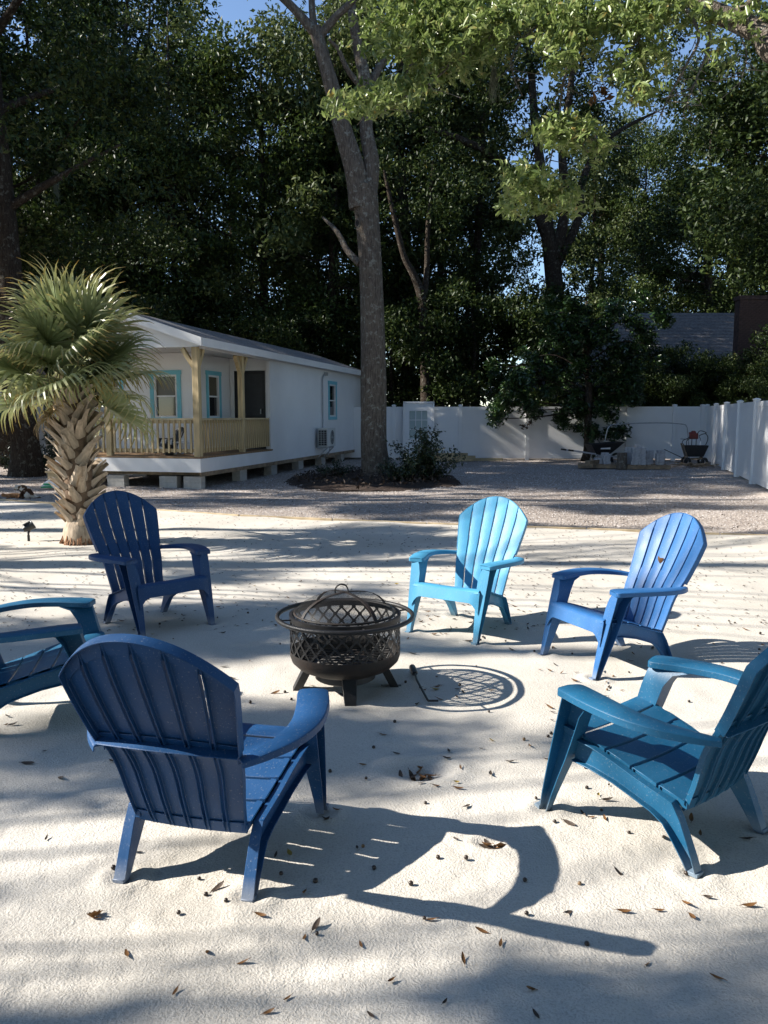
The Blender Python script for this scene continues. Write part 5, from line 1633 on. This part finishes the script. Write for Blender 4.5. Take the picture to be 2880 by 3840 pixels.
add_obj('crown', np_mesh('forked_tree_crown', V, F, 'leaf_dark'), None, sl)

# glossy small tree in front of the fence
sm = thing('magnolia_tree', 'small dark glossy leaved tree standing in front of the back fence', 'tree', (6.80, 27.2, 0))
def Q3(px, py, dy=0.0):
    x, y, z = vp(px, py, 27.2 + dy); return (x - 6.80, dy, z)
m = MB()
limb(m, [(0, 0, -.1), Q3(2203, 1690), Q3(2205, 1600), Q3(2208, 1400), Q3(2190, 1250), Q3(2200, 1130)], [.20, .145, .125, .115, .08, .03], 12, 4, .05, 71)
gm = np.random.default_rng(72); Cm = []
for px, py, rp_, n_ in ((1925, 1430, 45, 4), (1880, 1515, 45, 5), (1850, 1570, 25, 2), (2040, 1440, 70, 7), (2000, 1540, 45, 4), (2170, 1400, 80, 8), (2150, 1530, 70, 8), (2265, 1540, 70, 8), (2320, 1480, 60, 5), (2240, 1610, 45, 4), (2110, 1575, 40, 3), (2260, 1300, 90, 7), (2090, 1310, 80, 6), (2390, 1400, 70, 5), (2420, 1290, 80, 5), (1990, 1340, 60, 4), (2180, 1200, 90, 6), (2330, 1180, 90, 5), (2060, 1180, 80, 4), (2460, 1200, 70, 4), (1880, 1380, 30, 2), (2290, 1400, 90, 6), (2200, 1290, 90, 6), (2120, 1230, 90, 5), (2270, 1220, 80, 5), (2380, 1480, 60, 4)):
    ce = np.array(Q3(px, py, gm.normal() * .3))
    tz = min(ce[2] + .5, 6.5); 
    limb(m, [(0.02, 0, max(1.7, ce[2] - .25 * abs(ce[0]) - .1)), tuple(ce * np.array([.55, .55, 0]) + np.array([0, 0, ce[2] + .05])), tuple(ce)], [.035, .022, .008], 5, 3, 0, px)
    for _ in range(n_):
        x, y, z = Q3(px + gm.normal() * rp_ * .6, py + gm.normal() * rp_ * .5, gm.normal() * .55); Cm.append(((x, y, z), gm.uniform(.22, .42)))
m.build('trunk', 'bark_dark', sm, 60)
P = clump_points(Cm, 1700, gm, .9, .6)
d = rand_unit(len(P), gm); d[:, 2] = d[:, 2] * .6 - .35; d /= np.linalg.norm(d, axis=1, keepdims=True)
V, F = leaf_arrays(P, .18, .070, .4, gm, d)
add_obj('crown', np_mesh('magnolia_crown', V, F, 'leaf_gloss'), None, sm)
# twig with dry brown leaves hanging from it
P = clump_points([(Q3(1965, 1600, -.3), .16), (Q3(1985, 1585, -.3), .14)], 900, gm)
V, F = leaf_arrays(P, .13, .055, .4, gm); add_obj('dry_leaves', np_mesh('magnolia_dry', V, F, 'dryleaf2'), None, sm)
shrub('leafy_shrub', 'small broad leaved sapling behind the wheelbarrow', (6.95, 26.6, 0), 1.05, .28, 60, 'leaf_gloss', 91, .2, 4)
shrub('leafy_shrub', 'dark bush in front of the fence gap left of the porch', (-10.3, 25.5, 0), 1.25, .8, 1500, 'leaf_shrub', 92, .09, 16)
shrub('leafy_shrub', 'dark undergrowth below the hammock at the left edge', (-9.6, 21.6, 0), .8, 1.3, 2200, 'leaf_shrub', 93, .09, 22)

# ---------------------------------------------------------------- overhanging branches of a near oak (trunk stands outside the view on the right)
no = thing('near_oak', 'near oak whose sunlit leafy branches hang into the top right', 'tree', (4.75, 5.2, 0))
def Q4(px, py, Y):
    x, y, z = vp(px, py, Y); return (x - 4.75, y - 5.2, z)
m = MB()
limb(m, [(0, 0, -.1), (0, 0, 1.2), (.05, .1, 3.0), (0.0, .4, 4.6), (-.1, .8, 6.2), (-.4, 1.2, 8.5)], [.42, .33, .30, .28, .22, .12], 16, 5, .07, 81)
limb(m, [(0, .4, 4.3), (.0, 1.8, 4.9), Q4(2960, 190, 8.6), Q4(2850, 120, 9.0), Q4(2740, 70, 9.2), Q4(2640, 25, 9.3), Q4(2520, -40, 9.4), Q4(2300, -110, 9.6), Q4(2050, -130, 9.8), Q4(1800, -130, 10)], [.20, .17, .135, .115, .10, .09, .08, .06, .045, .03], 12, 4, .07, 82)
limb(m, [Q4(2740, 75, 9.2), Q4(2820, 10, 9.1), Q4(2900, -60, 9.0)], [.06, .05, .04], 8, 4, .07, 83)
main_br = m
gn = np.random.default_rng(84)
TW = MB()
def twig(pts, r0, r1, seed=0):
    n_ = len(pts); limb(TW, pts, list(np.linspace(r0, r1, n_)), 5, 4, .05, seed)
br = [
    [(2050, -130, 9.8), (1960, 20, 9.6), (1870, 120, 9.5), (1760, 180, 9.4), (1640, 290, 9.3), (1500, 370, 9.2), (1380, 400, 9.2)],
    [(1800, -130, 10), (1740, 30, 9.8), (1650, 120, 9.7), (1520, 170, 9.6)],
    [(2050, -130, 9.8), (2060, 30, 9.5), (1930, 190, 9.4), (1925, 280, 9.3), (1960, 360, 9.3)],
    [(2300, -110, 9.6), (2230, 60, 9.4), (2150, 180, 9.3), (2110, 320, 9.2), (2095, 450, 9.2), (2060, 620, 9.1), (2030, 740, 9.1)],
    [(2520, -40, 9.4), (2420, 110, 9.1), (2330, 230, 9.0), (2280, 330, 9.0)],
    [(2520, -40, 9.4), (2620, 120, 9.0), (2570, 250, 8.9), (2500, 380, 8.9), (2450, 490, 8.8)],
    [(2640, 25, 9.3), (2660, 160, 9.0), (2610, 300, 8.9), (2560, 430, 8.9)],
    [(2300, -110, 9.6), (2330, 20, 9.3), (2390, 150, 9.2), (2420, 280, 9.1)],
    [(2110, 320, 9.2), (2050, 420, 9.2), (1985, 500, 9.1)],
    [(2095, 450, 9.2), (2180, 500, 9.1), (2270, 550, 9.1)],
    [(2060, 620, 9.1), (1980, 650, 9.0), (1920, 720, 9.0)],
    [(1640, 290, 9.3), (1560, 240, 9.3), (1480, 270, 9.3)],
    [(2740, 70, 9.2), (2800, 200, 8.9), (2770, 330, 8.8)],
]
for i, b in enumerate(br):
    twig([Q4(*p) for p in b], .022 if len(b) > 3 else .010, .004, i)
    for (p, q) in zip(b[1:-1], b[2:]):          # side twigs
        for _ in range(6):
            f = gn.random(); s = [p[j] + (q[j] - p[j]) * f for j in range(3)]
            e = [s[0] + gn.normal() * 60, s[1] + gn.uniform(-20, 80), s[2] + gn.normal() * .15]
            mmid = [(s[0] + e[0]) / 2 + gn.normal() * 8, (s[1] + e[1]) / 2, (s[2] + e[2]) / 2]
            twig([Q4(*s), Q4(*mmid), Q4(*e)], .006, .002, _)
m.build('trunk', 'bark', no, 70)
TW.build('branches', 'twig', no, 60)['kind'] = 'stuff'
# leaf sprays, given as bearing, spread and count
pts = []
for px, py, rx_, ry_, Y, n_ in ((1500, 130, 70, 60, 9.6, 300), (1620, 90, 90, 70, 9.7, 480), (1740, 130, 90, 70, 9.6, 470), (1660, 220, 80, 50, 9.4, 330), (1840, 60, 90, 60, 9.7, 380), (1560, 30, 90, 45, 9.8, 300),
    (1330, 390, 55, 24, 9.2, 170), (1430, 370, 60, 28, 9.2, 210), (1530, 340, 50, 24, 9.3, 150), (1960, 40, 90, 50, 9.6, 330), (2080, 40, 80, 50, 9.5, 280), (2120, 150, 60, 55, 9.3, 260), (2110, 230, 35, 30, 9.3, 90),
    (2220, 60, 80, 50, 9.4, 260), (2330, 50, 80, 50, 9.4, 250), (2440, 40, 70, 45, 9.3, 210), (2400, 120, 60, 40, 9.2, 120), (2520, 30, 60, 40, 9.4, 120), (2380, 250, 50, 40, 9.1, 110), (2400, 340, 45, 30, 9.0, 100), (2470, 200, 35, 35, 9.0, 60),
    (2060, 500, 50, 28, 9.1, 120), (2150, 500, 55, 35, 9.1, 190), (2260, 545, 30, 22, 9.1, 60), (1960, 650, 40, 28, 9.0, 80), (2010, 700, 50, 40, 9.0, 170), (1950, 740, 40, 30, 9.0, 90), (2090, 770, 50, 28, 9.1, 110), (1915, 790, 18, 14, 9.0, 25), (2140, 720, 25, 25, 9.1, 35),
    (2290, 260, 25, 25, 9.0, 25), (2660, 60, 60, 40, 9.3, 90), (2830, 40, 60, 50, 9.0, 120), (2700, 190, 40, 40, 9.0, 40)):
    sp_ = max(8, int(n_ / 2.3))
    for _ in range(sp_):      # leaves sit in rosettes of about seven at twig ends
        c = np.array(Q4(px + gn.normal() * rx_ * .95, py + gn.normal() * ry_ * .95, Y + gn.normal() * .35))
        pts.append(c + gn.normal(size=(7, 3)) * .032)
P = np.vstack(pts)
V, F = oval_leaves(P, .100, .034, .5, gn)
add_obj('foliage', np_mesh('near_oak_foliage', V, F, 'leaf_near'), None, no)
P = np.vstack([np.array(Q4(2262 + gn.normal() * 16, 350 + gn.normal() * 14, 9.0)) + gn.normal(size=3) * .01 for _ in range(16)])
V, F = leaf_arrays(P, .12, .05, .3, gn); add_obj('dry_leaves', np_mesh('near_oak_dry', V, F, 'dryleaf'), None, no)
# high crown above the frame
C = []
for i in range(40):
    a = gn.uniform(0, 6.28); r_ = gn.uniform(.5, 3.6)
    C.append(((r_ * math.cos(a), 1.0 + r_ * math.sin(a), gn.uniform(7.5, 11.5)), gn.uniform(.5, 1.0)))
V, F = leaf_arrays(clump_points(C, 260, gn), .11, .045, g=gn); add_obj('crown', np_mesh('near_oak_crown', V, F, 'leaf_mid'), None, no)
# spanish moss
def moss(label, px, py, Y, Lm, seed):
    g = np.random.default_rng(seed); mm = MB()
    x, y, z = vp(px, py, Y)
    for i in range(46):
        a = g.uniform(0, 6.28); r_ = .06 * g.random() * Lm; l = Lm * g.uniform(.35, 1.0)
        p = [(r_ * math.cos(a), r_ * math.sin(a), 0)]
        for k in range(6):
            q = p[-1]; p.append((q[0] + g.normal() * .012, q[1] + g.normal() * .012, q[2] - l / 6))
        mm.tube(p, [.0045, .0045, .004, .0035, .003, .002, .001], 3)
    o = mm.build('spanish_moss', 'moss', None, None, (x, y, z)); tag(o, label, 'moss')
moss('grey spanish moss strand hanging from the sunlit branches', 1850, 250, 9.5, .42, 3)
moss('long grey spanish moss hanging in the dark trees at upper left', 205, 640, 24.0, 1.5, 4)

# ---------------------------------------------------------------- tall trees to the left whose crowns shade the yard
TANI = 1 / math.tan(SUN_EL)
def shade(x, y):
    s = 0.62 if y > float(border_y(x)) + .3 else 0.56
    if y < 2.25: s = .68
    if y < 1.55: s = .85
    for cx, cy, rx_, ry_, v in LIT:
        q = ((x - cx) / rx_) ** 2 + ((y - cy) / ry_) ** 2
        if q < 1: s = v
    return s
LIT = [(-3.6, 8.0, 2.0, 1.1, .12), (2.6, 8.4, 3.0, 2.1, -.2), (-4.3, 11.2, 2.2, 2.4, .16), (-2.6, 7.0, 1.2, .8, .15), (.2, 8.6, 2.0, .8, .10), (-1.1, 6.6, 1.1, 1.3, .60), (-5.9, 15.5, 2.0, 1.6, .20), (.2, 3.3, 1.0, .45, .72), (-.9, 2.5, .6, .6, .70),
       (1.3, 5.6, 1.5, .55, .02), (2.1, 4.8, 1.6, .55, .02), (.45, 2.45, 1.15, .55, .05), (1.9, 2.85, 1.3, .45, .10), (-1.4, 5.2, .9, .9, .85), (.5, 4.35, .8, .35, .30), (5.0, 27.0, 2.6, 1.6, .15), (0, 13.2, 4, .8, .55), (-.9, 9.5, 2.4, .9, .03), (7.4, 23.3, 1.6, 1.0, .15), (9.5, 20.0, 1.2, 5.0, .45), (-2.0, 18.2, 2.6, 2.2, .22)]
gt = np.random.default_rng(123)
STEMS = [(-12.0, -5.0), (-12.5, 1.5), (-15.5, 5.0), (-12.0, 8.0), (-16.5, 10.5), (-14.5, 14.5), (-19.0, 3.0), (-21.0, 9.0), (-20.5, 15.0), (-17.5, 19.0), (-13.0, -2.5)]
groups = [[] for _ in STEMS]
yv = -.5; cnt = 0
for _ in range(3050):
    gy = gt.uniform(-5.0, 27.0); gx = gt.uniform(-9.5, 11.5)
    if gx > .55 * gy + 3.2: continue
    nz = .62 * float(vnoise(np.array(gx * .55 + 40), np.array(gy * 1.5 + 9), 21)) + .38 * float(vnoise(np.array(gx * 1.3 + 7), np.array(gy * 3.4 + 3), 22))
    if (nz - .5) * 1.7 + .5 > shade(gx, gy): continue
    far = gy > 12
    if gt.random() > (.34 if far else .62): continue
    hmin = (gx + .52 * max(gy, 0) + 2.0) / TANI
    h = max(hmin, gt.uniform(5.5, 12.5))
    c = np.array((gx - TANI * h, gy, h))
    r_ = gt.uniform(.22, .50) if not far else gt.uniform(.30, .70)
    k = int(np.argmin([(c[0] - sx_) ** 2 + ((c[1] - sy_) * 1.3) ** 2 for sx_, sy_ in STEMS]))
    groups[k].append((c, r_)); cnt += 1
for k, ((sx_, sy_), gl_) in enumerate(zip(STEMS, groups)):
    if not gl_: continue
    rt = thing('shade_tree', 'tall oak standing beyond the left edge that dapples the yard with shade', 'tree', (sx_, sy_, -.05), 0, 'shade trees beyond the left edge')
    zt = max(c[2] for c, r_ in gl_)
    m = MB()
    limb(m, [(0, 0, 0), (.05, 0, zt * .3), (-.1, .1, zt * .6), (.1, 0, zt * .95)], [.34, .26, .18, .06], 10, 4, .06, k)
    loc = []
    for i, (c, r_) in enumerate(gl_):
        l = c - np.array((sx_, sy_, -.05)); loc.append((l, r_))
        z0 = max(2.2, l[2] - .55 * math.hypot(l[0], l[1]) - .2)
        s0 = np.array((0, 0, min(z0, zt * .9)))
        limb(m, [s0, (s0 + l) / 2 + np.array((0, 0, .15)), l], [.028, .018, .006], 4, 2, 0, i)
    m.build('trunk', 'bark_dark', rt, 70)
    P = clump_points(loc, 1700, gt, .8, .5)
    V, F = leaf_arrays(P, .13, .055, .4, gt)
    add_obj('crown', np_mesh('shade_crown', V, F, 'leaf_mid'), None, rt)
print('shade clumps', cnt)

# ---------------------------------------------------------------- leaves and acorns on the sand
def curled_leaf(L, W, curl, seed, lobed=False):
    g = random.Random(seed); mb = MB(); k = 6; rows = []
    for j in range(k + 1):
        t = j / k; w = W * (math.sin(math.pi * (t * .92 + .04)) ** .8) * (1 + (.35 * math.cos(t * 19) if lobed else 0))
        z = curl * (t - .5) ** 2 * 4 * L * .25
        rows.append([((t - .5) * L, -w / 2, z + curl * w * .35), ((t - .5) * L + 0, 0, z), ((t - .5) * L, w / 2, z + curl * w * (.45 + .3 * g.random()))])
    vs = [p for r_ in rows for p in r_]
    fs = []
    for j in range(k):
        a = j * 3; fs += [(a, a + 1, a + 4, a + 3), (a + 1, a + 2, a + 5, a + 4)]
    mb.add(vs, fs); mb.bar((-.5 * L - .012, 0, curl * L * .25), (-.5 * L, 0, curl * L * .25), .0016, .0016)
    return mb
LEAF = []
for i, (L, W, c, mt, lo_) in enumerate(((.060, .018, .5, 'dryleaf', 0), (.050, .016, .8, 'dryleaf2', 0), (.066, .022, .35, 'dryleaf2', 0), (.045, .018, .9, 'dryleaf', 0), (.055, .024, .6, 'yellowleaf', 0), (.075, .042, .9, 'dryleaf', 1))):
    LEAF.append(curled_leaf(L, W, c, i, lo_).mesh('fallen_leaf', mt, 60))
AC = [MB().lathe([(.001, 0), (.005, .001), (.0075, .005), (.0078, .010), (.0065, .013), (.003, .0155), (.001, .016)], 10).mesh('acorn', mt, 60) for mt in ('acorn', 'acorn', 'acorn_tan')]
gf = np.random.default_rng(66)
kinds = ['narrow brown dry oak leaf on the white sand', 'dark curled oak leaf on the white sand', 'flat dark oak leaf on the white sand', 'short curled brown leaf on the white sand', 'yellow fallen leaf on the white sand', 'broad lobed brown leaf on the white sand']
n_l = 0
while n_l < 260:
    y = 1.85 + 6.4 * gf.random() ** 0.85; x = gf.uniform(-.47, .47) * (y + .2)
    dens = .35 + .65 * math.exp(-((x - .5) ** 2 + (y - 4.3) ** 2) / 3.0) - (.12 if y < 3 else 0)
    if gf.random() > dens: continue
    if gf.random() < .38:
        ax_, ay_ = (FEET + [(PX - .2, PY - .2), (PX + .45, PY + .1), (.16, 3.29), (.9, 4.0), (-.9, 4.6)])[int(gf.integers(len(FEET) + 5))]
        x = ax_ + gf.normal() * .16; y = ay_ + gf.normal() * .11
        if y < 1.8: continue
    k = int(gf.choice(6, p=[.30, .25, .23, .18, .03, .01]))
    o = add_obj('fallen_leaf', LEAF[k], None, None, (x, y, float(sand_h(x, y) + cup(x, y)) + .004), (gf.normal() * .18, gf.normal() * .18, gf.uniform(0, 6.28)))
    s = gf.uniform(.45, .95); o.scale = (s, s, s)
    tag(o, kinds[k], 'leaf', kinds[k].split(' on ')[0].replace('leaf', 'leaves') + ' scattered round the chairs'); n_l += 1
n_a = 0
while n_a < 88:
    y = 1.8 + 4.8 * gf.random() ** 1.1; x = gf.uniform(-.46, .46) * (y + .2) + .15
    if gf.random() > .3 + .7 * math.exp(-((x - .6) ** 2 + (y - 4.0) ** 2) / 2.0): continue
    k = int(gf.choice(3, p=[.5, .3, .2]))
    o = add_obj('acorn', AC[k], None, None, (x, y, float(sand_h(x, y) + cup(x, y)) + .006), (R(90) + gf.normal() * .4, gf.normal(), gf.uniform(0, 6.28)))
    s = gf.uniform(.7, 1.15); o.scale = (s, s, s)
    lab = 'dark round acorn on the white sand' if k < 2 else 'tan acorn on the white sand'
    tag(o, lab, 'acorn', lab.split(' on ')[0] + 's scattered round the fire pit'); n_a += 1
for i in range(22):
    y = gf.uniform(1.85, 2.9); x = gf.uniform(-.45, .45) * y
    k = int(gf.choice([0, 0, 3, 2]))
    o = add_obj('fallen_leaf', LEAF[k], None, None, (x, y, float(sand_h(x, y) + cup(x, y)) + .003), (gf.normal() * .25, gf.normal() * .25, gf.uniform(0, 6.28)))
    s = gf.uniform(.4, .72); o.scale = (s, s, s)
    tag(o, kinds[k], 'leaf', kinds[k].split(' on ')[0].replace('leaf', 'leaves') + ' scattered round the chairs')
for x0, y0, nn, lab in ((.16, 3.285, 9, 'brown leaf of the clump in the hollow of the sand before the fire pit'), (.38, 2.70, 5, 'leaf lying in the small hollow inside the near chair shadow')):
    for i in range(nn):
        x = x0 + gf.normal() * .032; y = y0 + gf.normal() * .022
        o = add_obj('fallen_leaf', LEAF[(2, 3, 0)[i % 3]], None, None, (x, y, float(sand_h(x, y) + cup(x, y)) + .004 + .002 * i), (gf.normal() * .4, gf.normal() * .4, gf.uniform(0, 6.28)))
        tag(o, lab, 'leaf', lab.replace('leaf', 'leaves', 1))
o = add_obj('fallen_leaf', LEAF[5], None, None, (0, 0, 0)); o.parent = None
cch = [c for c in bpy.data.objects if c.get('label', '').startswith('bright cobalt')][0]
M = Matrix.Translation(cch.location) @ Euler(cch.rotation_euler).to_matrix().to_4x4() @ Matrix.Scale(cch.scale[0], 4)
pb = bp(.10, 1.22) - BACK * .010
o.matrix_world = M @ Matrix.Translation(pb) @ Matrix.Rotation(R(62), 4, 'X') @ Matrix.Rotation(R(70), 4, 'Z') @ Matrix.Scale(1.0, 4)
tag(o, 'brown dry leaf stuck on the backrest of the cobalt chair', 'leaf')
# distant litter that nobody could count
n = 2600
y = 5.5 + 7.5 * gf.random(n); x = gf.uniform(-.5, .5, n) * (y + .5)
k = y < border_y(x) - .1; x, y = x[k], y[k]
P = np.stack([x, y, sand_h(x, y) + .005], 1)
d = rand_unit(len(P), gf); d[:, 2] *= .15; d /= np.linalg.norm(d, axis=1, keepdims=True)
V, F = leaf_arrays(P, .035, .012, 2.0, gf, d)
tag(add_obj('leaf_litter', np_mesh('leaf_litter', V, F, 'dryleaf2')), 'tiny brown leaf bits strewn over the far sand', 'leaf litter', kind='stuff')
n = 1800
y = 10.5 + 15 * gf.random(n) ** 1.5; x = gf.uniform(-.5, .45, n) * (y + .5)
k = (y > border_y(x) + .2) & (x < 7.2 + (y - 15.63) * .278); x, y = x[k], y[k]
P = np.stack([x, y, x * 0 + .005], 1)
d = rand_unit(len(P), gf); d[:, 2] *= .2; d /= np.linalg.norm(d, axis=1, keepdims=True)
V, F = leaf_arrays(P, .055, .022, 2.0, gf, d)
tag(add_obj('gravel_litter', np_mesh('gravel_litter', V, F, 'dryleaf2')), 'brown leaf bits strewn over the gravel', 'leaf litter', kind='stuff')
